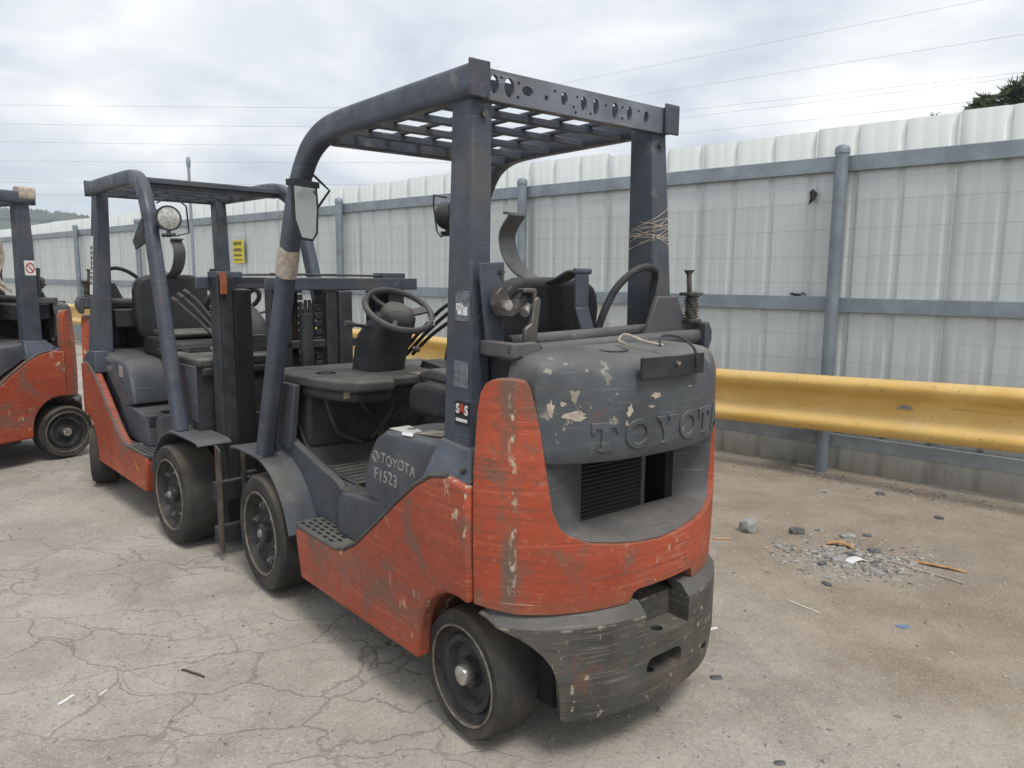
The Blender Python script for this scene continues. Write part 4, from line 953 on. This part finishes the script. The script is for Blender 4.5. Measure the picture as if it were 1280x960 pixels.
# warning sign tied to the fence
M['signyellow'] = plain('sign_yellow', (0.62, 0.52, 0.06), 0.6, 0, 0.08, 8)
ws = empty('warning_sign', fp(-10.62, .03, 1.62), 0, 'small yellow notice sign with dark lettering fixed to the white fence', 'sign'); w0 = ws.location.copy()
def srel(u, off, z): return fp(-10.62 + u, .03 + off, 1.62 + z) - w0
def sbox(u0, u1, z0, z1, o0, o1): return hexa([srel(u0, o0, z0), srel(u1, o0, z0), srel(u1, o1, z0), srel(u0, o1, z0)], [srel(u0, o0, z1), srel(u1, o0, z1), srel(u1, o1, z1), srel(u0, o1, z1)])
mk('sign_plate', sbox(-.15, .17, -.01, .33, .02, .024), 'signyellow', ws)
for t, z, sz in (('NOTICE', .275, .075), ('NO EXIT', .185, .065), ('KEEP OUT', .105, .045), ('PRIVATE', .04, .035)):
    if z == .04: mk('sign_lettering', [sbox(-.11 + i * .05, -.075 + i * .05, .03, .05, .024, .0255) for i in range(5)], 'ink', ws)
    else: mk('sign_lettering', [sbox(-.12 + i * (.24 / len(t)), -.12 + i * (.24 / len(t)) + .15 / len(t), z - sz * .4 * random.uniform(.6, 1), z + sz * .4, .024, .0255) for i in range(len(t))], 'ink', ws)

# slim pole by the fence
pb = fp(-11.5, .32, 0)
pole = empty('slim_pole', pb, 0, 'slim grey pole with a knob on top rising above the fence at left', 'pole')
mk('shaft', cyl((0, 0, 0), (0, 0, 3.05), .028, 10, .022), 'galv', pole); mk('knob', lathe([(.025, 3.05), (.032, 3.07), (.032, 3.15), (.024, 3.19), (.001, 3.21)], 12, ax='z'), 'galv', pole); mk('base_flange', lathe([(.09, 0), (.09, .012), (.03, .016)], 14, ax='z'), 'galv', pole)

# dead leaf caught on a wire, grass tuft stuck on the middle rail, weed over the fence
M['deadleaf'] = plain('dead_leaf', (0.030, 0.026, 0.022), 0.8, 0, 0.4, 30)
M['green'] = plain('weed_leaf', (0.085, 0.12, 0.04), 0.7, 0, 0.3, 30)
lf = mk('dead_leaf', ([fp(-2.185, .020, 2.085), fp(-2.155, .034, 2.105), fp(-2.122, .030, 2.07), fp(-2.140, .034, 2.02), fp(-2.178, .022, 2.04), fp(-2.152, .045, 2.058), fp(-2.186, .03, 1.985)], [(0, 1, 5), (1, 2, 5), (2, 3, 5), (3, 4, 5), (4, 0, 5), (3, 6, 4)]), 'deadleaf')
tag(lf, 'dark dead leaf caught on the fence left of the right-hand post', 'leaf')
tv = []
for i in range(26):
    s = -2.22 + random.gauss(0, .025); s2 = s + random.uniform(-.05, .05); tv.append(tube([fp(s, random.uniform(.02, .04), 1.313), fp((s + s2) / 2, .035, 1.318 + random.random() * .022), fp(s2, random.uniform(.02, .045), 1.314 + random.random() * .02)], .0022, 4))
tag(mk('grass_tuft', tv, 'deadleaf'), 'small dry grass tuft lying on the middle fence rail by the right-hand post', 'grass tuft')
wd = empty('fence_weed', fp(-1.40, -.06, 2.40), 0, 'tiny green weed tip showing over the fence top at right', 'weed'); q0 = wd.location.copy()
mk('stem', tube([Vector((0, 0, -.2)), Vector((0, 0, .06)), Vector((.01, 0, .155))], .004, 5), 'green', wd)
for i in range(7):
    a = i * 2.4; b = Vector((0, 0, .10 + .009 * i)); d = Vector((math.cos(a), math.sin(a), .5)) * .04; sd_ = Vector((-math.sin(a), math.cos(a), 0)) * .012
    mk('leaf', ([b, b + d * .5 + sd_, b + d, b + d * .5 - sd_], [(0, 1, 2, 3)]), 'green', wd)

# ------------------------------------------------------------------ yellow crash rail
def yellow():
    a = NT('yellow_rail_paint', 0.38, 0, 0.45)
    b = a.mix(a.rng(a.noise(2.5, 5), 0.3, 0.7), (0.66, 0.41, 0.105), (0.76, 0.51, 0.165))
    b = a.mix(a.math('MULTIPLY', a.rng(a.noise(2, 6, 0.7, a.vscale(a.co, (1, 1, 12))), 0.55, 0.7), 0.35), b, (0.42, 0.25, 0.07))
    b = a.mix(a.math('MULTIPLY', a.rng(a.noise(30, 4), 0.66, 0.70), 0.6), b, (0.22, 0.15, 0.07))
    b = a.mix(a.math('MULTIPLY', a.rng(a.noise(1.6, 6, 0.7, a.vscale(a.co, (1.2, 1.2, 45), (3, 1, 2))), 0.60, 0.66), 0.55), b, (0.30, 0.20, 0.085))
    b = a.mix(a.math('MULTIPLY', a.rng(a.noise(1.9, 6, 0.72, a.vscale(a.co, (1, 1, 1), (6, 1, 2))), 0.55, 0.7), 0.4), b, (0.47, 0.34, 0.15))
    a.bump(a.noise(3.5, 3, 0.5), 0.35, 0.02)
    a.col(a.dust(b, (0.66, 0.55, 0.36), .4)); return a.m
M['yellow'] = yellow()
rail_root = empty('crash_rail', fp(-2, .35, 0), 0, 'long yellow steel crash rail with two rounded ridges in front of the white fence', 'guard rail'); r0 = rail_root.location.copy()
wp_ = smooth_path([(0, .150, .405), (0, .185, .395), (0, .212, .360), (0, .205, .320), (0, .160, .280), (0, .135, .245), (0, .135, .165), (0, .160, .130), (0, .205, .090), (0, .212, .050), (0, .185, .012), (0, .150, .0)], 3)
zt = [(-40, .845), (-17.5, .83), (-6.5, .805), (-2.7, .735), (-.68, .79), (4, .86)]
def ztop(s):
    for (a, p), (b, q) in zip(zt, zt[1:]):
        if s <= b: return p + (q - p) * (s - a) / (b - a)
    return zt[-1][1]
def zscale(s): return 1.0
for n in range(-1, 8):
    sa = -.30 - 3.81 * n + 3.81; sb = sa - 3.86
    v, f = [], []; NS = 9; m_ = len(wp_)
    for i in range(NS):
        s = sa + (sb - sa) * i / (NS - 1); zb = ztop(s) - .405
        for p in wp_: v.append(fp(s, p.y + .15 + .003 * (n % 2), zb + p.z) - r0)
    for i in range(NS - 1):
        for j in range(m_ - 1): f.append((i * m_ + j, i * m_ + j + 1, (i + 1) * m_ + j + 1, (i + 1) * m_ + j))
    o = mk('rail_beam', (v, f), 'yellow', rail_root, ang=50)
    so = o.modifiers.new('thickness', 'SOLIDIFY'); so.thickness = .004
for n in range(-1, 8):
    s = -4.98 + 3.0339 - 3.0339 * n; zt_ = ztop(s)
    hb = [fp(s - .05, .15, zt_ - .38) - r0, fp(s + .05, .15, zt_ - .38) - r0, fp(s + .05, .285, zt_ - .38) - r0, fp(s - .05, .285, zt_ - .38) - r0]
    mk('rail_block', hexa(hb, [p + Vector((0, 0, .34)) for p in hb]), 'galv2', rail_root)
for n in range(-1, 8):
    sa = -.30 - 3.81 * n + 3.81
    for ds in (-.06, .03):
        for dz in (.075, .33):
            q = fp(sa + ds, .362 - .0, ztop(sa) - .405 + dz - .0) - r0
            mk('splice_bolt', cyl(q - FN * -.02, q - FN * .006, .011, 8), 'galv2', rail_root)
pz = ztop(-1.33) - .20
mk('reflector', hexa([fp(-1.40, .287, pz) - r0, fp(-1.30, .287, pz) - r0, fp(-1.30, .291, pz) - r0, fp(-1.40, .291, pz) - r0], [fp(-1.385, .287, pz + .028) - r0, fp(-1.315, .287, pz + .028) - r0, fp(-1.315, .291, pz + .028) - r0, fp(-1.385, .291, pz + .028) - r0]), 'chrome', rail_root)

# ------------------------------------------------------------------ rubble and litter
def stone(name, x, y, r, c, label, cat='stone', group=None, sx=1.0, sy=1.0, sz=.7, rz=0.0):
    bm = bmesh.new(); bmesh.ops.create_icosphere(bm, subdivisions=2, radius=1)
    k = random.random() * 50
    for vv in bm.verts:
        d = vv.co.normalized(); q = 1 + .38 * noise.noise(d * 1.3 + Vector((k, 0, 0))) + .12 * noise.noise(d * 4 + Vector((0, k, 0)))
        p = d * q
        for ax in range(3): p[ax] = max(-.78, min(.78, p[ax]))
        vv.co = Vector((p.x * r * sx, p.y * r * sy, p.z * r * sz + r * sz * .62))
    me = bpy.data.meshes.new(name); bm.to_mesh(me); bm.free(); me.materials.append(M[c])
    for p in me.polygons: p.use_smooth = True
    me.set_sharp_from_angle(angle=R(28))
    o = bpy.data.objects.new(name, me); link(o); o.location = (x, y, gz(x, y) - .004); o.rotation_euler = (0, 0, rz)
    return tag(o, label, cat, group)
M['concrete'] = plain('broken_concrete', (0.30, 0.30, 0.285), 0.9, 0, 0.25, 30, bump=.4)
M['darkstone'] = plain('dark_stone', (0.115, 0.115, 0.118), 0.85, 0, 0.35, 30, bump=.4)
M['fragment'] = plain('fragment', (0.25, 0.235, 0.215), 0.9, 0, 0.7, 30)
M['wood'] = plain('split_wood', (0.40, 0.24, 0.12), 0.8, 0, 0.25, 30)
M['palewood'] = plain('grey_wood', (0.36, 0.31, 0.25), 0.8, 0, 0.25, 30)
M['bluebit'] = plain('blue_plastic', (0.14, 0.22, 0.33), 0.5, 0, 0.15, 20)
stone('concrete_chunk', 1.369, 4.165, .062, 'concrete', 'largest pale grey concrete chunk on the sand right of the foreground forklift', 'rubble', None, 1.0, .8, .85, .4)
stone('dark_stone', 1.638, 4.140, .045, 'darkstone', 'dark rounded stone between the pale concrete chunk and the rubble heap', 'stone', None, 1.2, .8, .6)
GRB = 'broken pieces in the rubble heap'
for i, (x, y, r, c, sx) in enumerate([(1.904, 4.085, .055, 'concrete', 1.4), (1.676, 3.788, .050, 'concrete', 1.2), (1.798, 3.800, .045, 'darkstone', 1.5), (1.693, 3.721, .055, 'concrete', 1.0), (1.591, 3.675, .038, 'darkstone', 1.3), (1.70, 3.64, .040, 'concrete', 1.1), (1.825, 3.564, .045, 'concrete', 1.4), (1.948, 3.865, .05, 'darkstone', 1.2), (1.86, 3.87, .035, 'concrete', 1.2), (1.514, 3.42, .035, 'darkstone', 1.3), (1.55, 3.50, .03, 'concrete', 1.1), (1.88, 3.70, .035, 'darkstone', 1.3), (1.62, 3.58, .028, 'concrete', 1.2)]):
    lab = ['pale broken slab piece topmost at the back of the rubble heap', 'pale piece at the left of the rubble heap, just below its top', 'dark flat piece in the middle of the rubble heap by the white scrap', 'pale upright piece left of the white scrap in the rubble heap', 'dark piece leftmost in the rubble heap', 'pale lump low in the left half of the rubble heap', 'pale flat piece at the lower right of the rubble heap', 'dark piece at the right end of the rubble heap', 'small pale piece right of the white scrap in the rubble heap', 'dark small stone nearest the camera in front of the rubble heap', 'pale crumb just behind the nearest dark stone of the rubble heap', 'dark lump at the right of the rubble heap by the long stick', 'smallest pale crumb at the lower left of the rubble heap'][i]
    stone('rubble_piece', x, y, r * .72, c, lab, 'rubble', 'broken pieces in the rubble heap', sx, .8, .42, i * .9)
for i, (x, y, r, lab) in enumerate([(2.027, 4.106, .022, 'small black lump just right of the top of the rubble heap'), (1.454, 3.914, .025, 'small pale chip below the largest concrete chunk'), (2.62, 4.44, .026, 'flat dark stone lying near the fence at far right'), (2.50, 4.93, .030, 'dark lump among litter at the fence foot right of the post'), (2.14, 4.977, .03, 'pale lump beside the foot of the fence post')]):
    stone('loose_stone', x, y, r, 'concrete' if 'pale' in lab else 'darkstone', lab, 'stone', None, 1.3, .9, .5, i)
stone('dirt_clump', .754, 2.56, .018, 'darkstone', 'dark dirt clump on the ground right of the forklift bumper', 'dirt clump', None, 1.5, 1, .4)
stone('dirt_clump', .815, 2.076, .015, 'darkstone', 'dark dirt clump at the bottom edge right of centre', 'dirt clump', None, 1.5, 1, .4)
v, f = [], []
for i in range(420):
    x = random.gauss(1.78, .17); y = random.gauss(3.76, .14)
    rock(x, y, gz(x, y), abs(random.gauss(.008, .008)) + .003, 5, random.uniform(.25, .7))
for i in range(160):
    s_ = random.choice((-1.95, -1.6, -.9, -2.6)) + random.gauss(0, .22); d = 5.68 - abs(random.gauss(0, .16)); x = .666 * d + .746 * s_; y = .746 * d - .666 * s_
    rock(x, y, gz(x, y), abs(random.gauss(.007, .007)) + .003, 5, random.uniform(.3, .7))
mk('rubble_fragments', (v, f), 'fragment', ang=25, kind='stuff')['label'] = 'small broken concrete fragments and crumbs on the sand'
def stick(name, a, b, w_, h_, c, label, cat, sag=0.0):
    a = Vector((*a, gz(*a))); b = Vector((*b, gz(*b))); n = 6; d = (b - a); sd2 = Vector((-d.y, d.x, 0)).normalized()
    pts = [a + d * (i / n) + sd2 * (.012 * math.sin(i * 1.7)) * d.length + Vector((0, 0, h_ * .5 + sag * math.sin(math.pi * i / n))) for i in range(n + 1)]
    v, f = sweep(pts, rrect(w_, h_, min(w_, h_) * .3, 1))
    return tag(mk(name, (v, f), c), label, cat)
stick('wood_splinter', (2.09, 3.72), (2.278, 3.584), .024, .008, 'wood', 'orange brown wood splinter right of the rubble heap', 'wood splinter', .006)
stick('thin_stick', (1.931, 3.76), (2.182, 3.443), .012, .008, 'palewood', 'long thin pale stick running right from the rubble heap', 'stick')
stick('wood_splinter', (2.04, 3.79), (2.10, 3.70), .016, .006, 'palewood', 'short pale splinter above the long thin stick', 'wood splinter')
stick('wood_splinter', (1.74, 3.97), (1.86, 3.90), .035, .008, 'wood', 'short orange wood piece on top of the rubble heap', 'wood splinter', .02)
stick('wood_splinter', (1.13, 4.019), (1.224, 4.021), .018, .008, 'wood', 'orange splinter close to the right side of the foreground forklift', 'wood splinter')
stick('white_strip', (.76, 2.90), (.86, 2.95), .012, .006, 'white', 'thin white strip on the ground beside the bumper', 'strip')
stick('white_strip', (1.26, 3.234), (1.352, 3.105), .008, .004, 'paper', 'thin whitish strip flat on the ground below the rubble heap', 'strip')
stick('paper_scrap', (1.74, 3.70), (1.84, 3.74), .05, .004, 'white', 'white torn scrap in the rubble heap', 'scrap', .015)
stick('blue_scrap', (1.63, 2.99), (1.68, 2.985), .030, .003, 'bluebit', 'small blue plastic scrap on the sand at lower right', 'scrap')
stick('rusty_wire', (-1.211, 2.595), (-1.108, 2.546), .007, .007, 'rusty', 'short rusty bent wire on the cracked concrete at left', 'wire', .004)
stick('white_chip', (-1.525, 2.36), (-1.508, 2.42), .013, .006, 'white', 'longer white chip on the concrete at lower left', 'chip')
stick('white_chip', (-1.42, 2.42), (-1.412, 2.455), .010, .005, 'paper', 'shorter white chip right of the longer one at lower left', 'chip')

# ------------------------------------------------------------------ far things: hill, tree, power lines
def leafmat(name, lo, hi):
    a = NT(name, 0.75, 0, 0.25)
    oi = a.n('ShaderNodeObjectInfo')
    a.col(a.mix(a.rng(a.noise(1.1, 4), 0.35, 0.65), lo, hi)); return a.m
M['leaf'] = leafmat('tree_leaves', (0.030, 0.050, 0.022), (0.085, 0.115, 0.045))
M['bark'] = plain('bark', (0.10, 0.085, 0.07), 0.9, 0, 0.3, 6)
M['hillwood'] = plain('hill_woodland', (0.035, 0.060, 0.045), 0.9, 0, 0.6, .12)
v, f = [], []
NX, NY = 120, 14
for j in range(NY):
    for i in range(NX):
        az = R(-75 + 52 * i / (NX - 1)); d = 300 + 24 * j
        # crest falls away to the right until it drops behind the fence
        t = (math.degrees(az) + 75) / 52
        crest = 41 - 7 * t - 45 * max(0, t - .72) + 3.0 * math.sin(t * 9) + 1.2 * math.sin(t * 31)
        h = max(-3, crest) * math.sin(math.pi * .5 * min(1, j / 9)) - 2
        x, y = d * math.sin(az), d * math.cos(az)
        h += 2.2 * noise.noise((x * .05, y * .05, 0)) + 2.4 * abs(noise.noise((x * .16, y * .16, 4))) if h > 0 else 0
        v.append((x, y, h))
for j in range(NY - 1):
    for i in range(NX - 1): f.append((j * NX + i, j * NX + i + 1, (j + 1) * NX + i + 1, (j + 1) * NX + i))
hill = mk('hill', (v, f), 'hillwood', ang=180, kind='structure'); hill['label'] = 'low wooded hill in the distance at left'
wv, wf = [], []
for i in range(2600):
    az = R(random.uniform(-50, -24)); d = random.uniform(430, 530)
    t = (math.degrees(az) + 75) / 52
    crest = 41 - 7 * t - 45 * max(0, t - .72) + 3.0 * math.sin(t * 9) + 1.2 * math.sin(t * 31)
    if crest < 2: continue
    x, y = d * math.sin(az), d * math.cos(az); j = (d - 300) / 24
    h = crest * math.sin(math.pi * .5 * min(1, j / 9)) - 2 + 1.0
    r = random.uniform(1.2, 3.0); k = len(wv)
    for p in ((r, 0, 0), (-r, 0, 0), (0, r, 0), (0, -r, 0), (0, 0, r * 1.3), (0, 0, -r)): wv.append((x + p[0], y + p[1], h + p[2] + random.uniform(-.4, .8)))
    for a_, b_, c_ in ((0, 2, 4), (2, 1, 4), (1, 3, 4), (3, 0, 4), (2, 0, 5), (1, 2, 5), (3, 1, 5), (0, 3, 5)): wf.append((k + a_, k + b_, k + c_))
mk('far_woodland', (wv, wf), 'hillwood', ang=10, kind='stuff')['label'] = 'far treetops along the crest of the distant hill'

def tree(name, base, h, cr, label, blobs, seed):
    rnd = random.Random(seed)
    t = empty(name, base, 0, label, 'tree')
    mk('trunk', [sweep(smooth_path([(0, 0, 0), (.1, .05, h * .3), (-.05, .1, h * .6)], 4), circ(.22, 9)), ] + [sweep(smooth_path([(0, .05, h * .45), (b[0] * .5, b[1] * .5, (h * .45 + b[2]) / 2 + .2), (b[0], b[1], b[2])], 3), circ(.06, 6)) for b in blobs], 'bark', t)
    v, f = [], []
    for bx, by, bz, br_ in blobs:
        for i in range(int(2600 * br_)):
            d = Vector((rnd.gauss(0, 1), rnd.gauss(0, 1), rnd.gauss(0, 1))).normalized() * br_ * rnd.random() ** .45
            c = Vector((bx, by, bz)) + Vector((d.x, d.y, d.z * .8))
            if noise.noise(c * 1.6) < -.22: continue
            a = Vector((rnd.gauss(0, 1), rnd.gauss(0, 1), rnd.gauss(0, 1))).normalized(); b = a.orthogonal().normalized()
            s = rnd.uniform(.05, .11); k = len(v)
            if rnd.random() < .3: s *= 1.4
            v += [c, c + a * s + b * s * .4, c + a * s * 2, c + a * s - b * s * .4]; f.append((k, k + 1, k + 2, k + 3))
    mk('crown', (v, f), 'leaf', t, ang=10)
    return t
D = 24.0
tb = Vector((.5262 * D, .8504 * D, 0))
tree('broadleaf_tree', tb, 5.0, 2, 'dark green tree crown showing over the fence at the top right corner',
     [(.35, 0, 5.95, .55), (-.15, .1, 5.80, .42), (.85, .2, 6.15, .62), (-.50, 0, 5.88, .22), (1.6, .1, 6.0, 1.0), (.30, -.3, 6.30, .28), (1.4, .3, 6.6, .6), (-.1, .2, 5.2, .7), (.9, 0, 5.2, .8), (-.25, .2, 6.12, .16)], 5)

M['cable'] = plain('cable', (0.26, 0.27, 0.28), 0.6, 0, 0.1, 1)
def line(d1, D1, d2, D2, r, sagf, label, ext=.25):
    a = Vector(d1) * D1; b = Vector(d2) * D2; d = b - a; a2 = a - d * ext; b2 = b + d * ext; n = 24; pts = []
    L = (b2 - a2).length
    for i in range(n + 1):
        t = i / n; pts.append(a2 + (b2 - a2) * t + Vector((0, 0, 1.4352 - sagf * L * 4 * (t * (1 - t)) )))
    tag(mk('power_line', tube(pts, r, 5), 'cable'), label, 'power line', 'overhead power lines')
LN = [((-.5409, .8224, .176), (-.0826, .9744, .2092), 'highest power line of the level set crossing the sky at left'),
      ((-.5439, .8243, .157), (-.1, .978, .187), 'second highest level power line crossing the sky at left'),
      ((-.5465, .8258, .1392), (-.0835, .9829, .1643), 'third level power line from the top at left'),
      ((-.5491, .8272, .1196), (-.0835, .986, .145), 'fourth level power line from the top at left'),
      ((-.5519, .8283, .0975), (-.0835, .9880, .118), 'lowest but one level power line, above the hill'),
      ((-.5530, .8287, .0850), (-.0835, .9900, .098), 'lowest level power line, just above the hill at left')]
for a, b, l in LN: line(a, 62, b, 46, .007, .002, l)
RN = [((.0562, .9695, .2386), (.4756, .8306, .2897), 'highest of the power lines rising to the top right'),
      ((.135, .9656, .2222), (.5225, .8141, .2535), 'second of the power lines rising to the right edge'),
      ((.1937, .9599, .2046), (.5300, .8197, .2174), 'third of the power lines rising to the right edge'),
      ((.1942, .9611, .1962), (.5339, .8223, .2140), 'fourth of the power lines rising to the right edge'),
      ((.1957, .9646, .1780), (.5339, .8223, .1946), 'lowest of the power lines rising to the right edge')]
for a, b, l in RN: line(a, 50, b, 38, .006, .002, l, .6)

# ------------------------------------------------------------------ air between here and the far hill
hz = bpy.data.materials.new('air'); hz.use_nodes = True; t_ = hz.node_tree; t_.nodes.clear()
o_ = t_.nodes.new('ShaderNodeOutputMaterial'); pv_ = t_.nodes.new('ShaderNodeVolumePrincipled')
pv_.inputs['Color'].default_value = (0.86, 0.92, 0.98, 1); pv_.inputs['Density'].default_value = 0.0009; pv_.inputs['Anisotropy'].default_value = 0.2
t_.links.new(pv_.outputs[0], o_.inputs['Volume'])
hb_ = mk('haze', box(-660, 660, -660, 720, -1.0, 62), hz, kind='stuff'); hb_['label'] = 'thin pale haze in the air'
sc.cycles.volume_bounces = 1
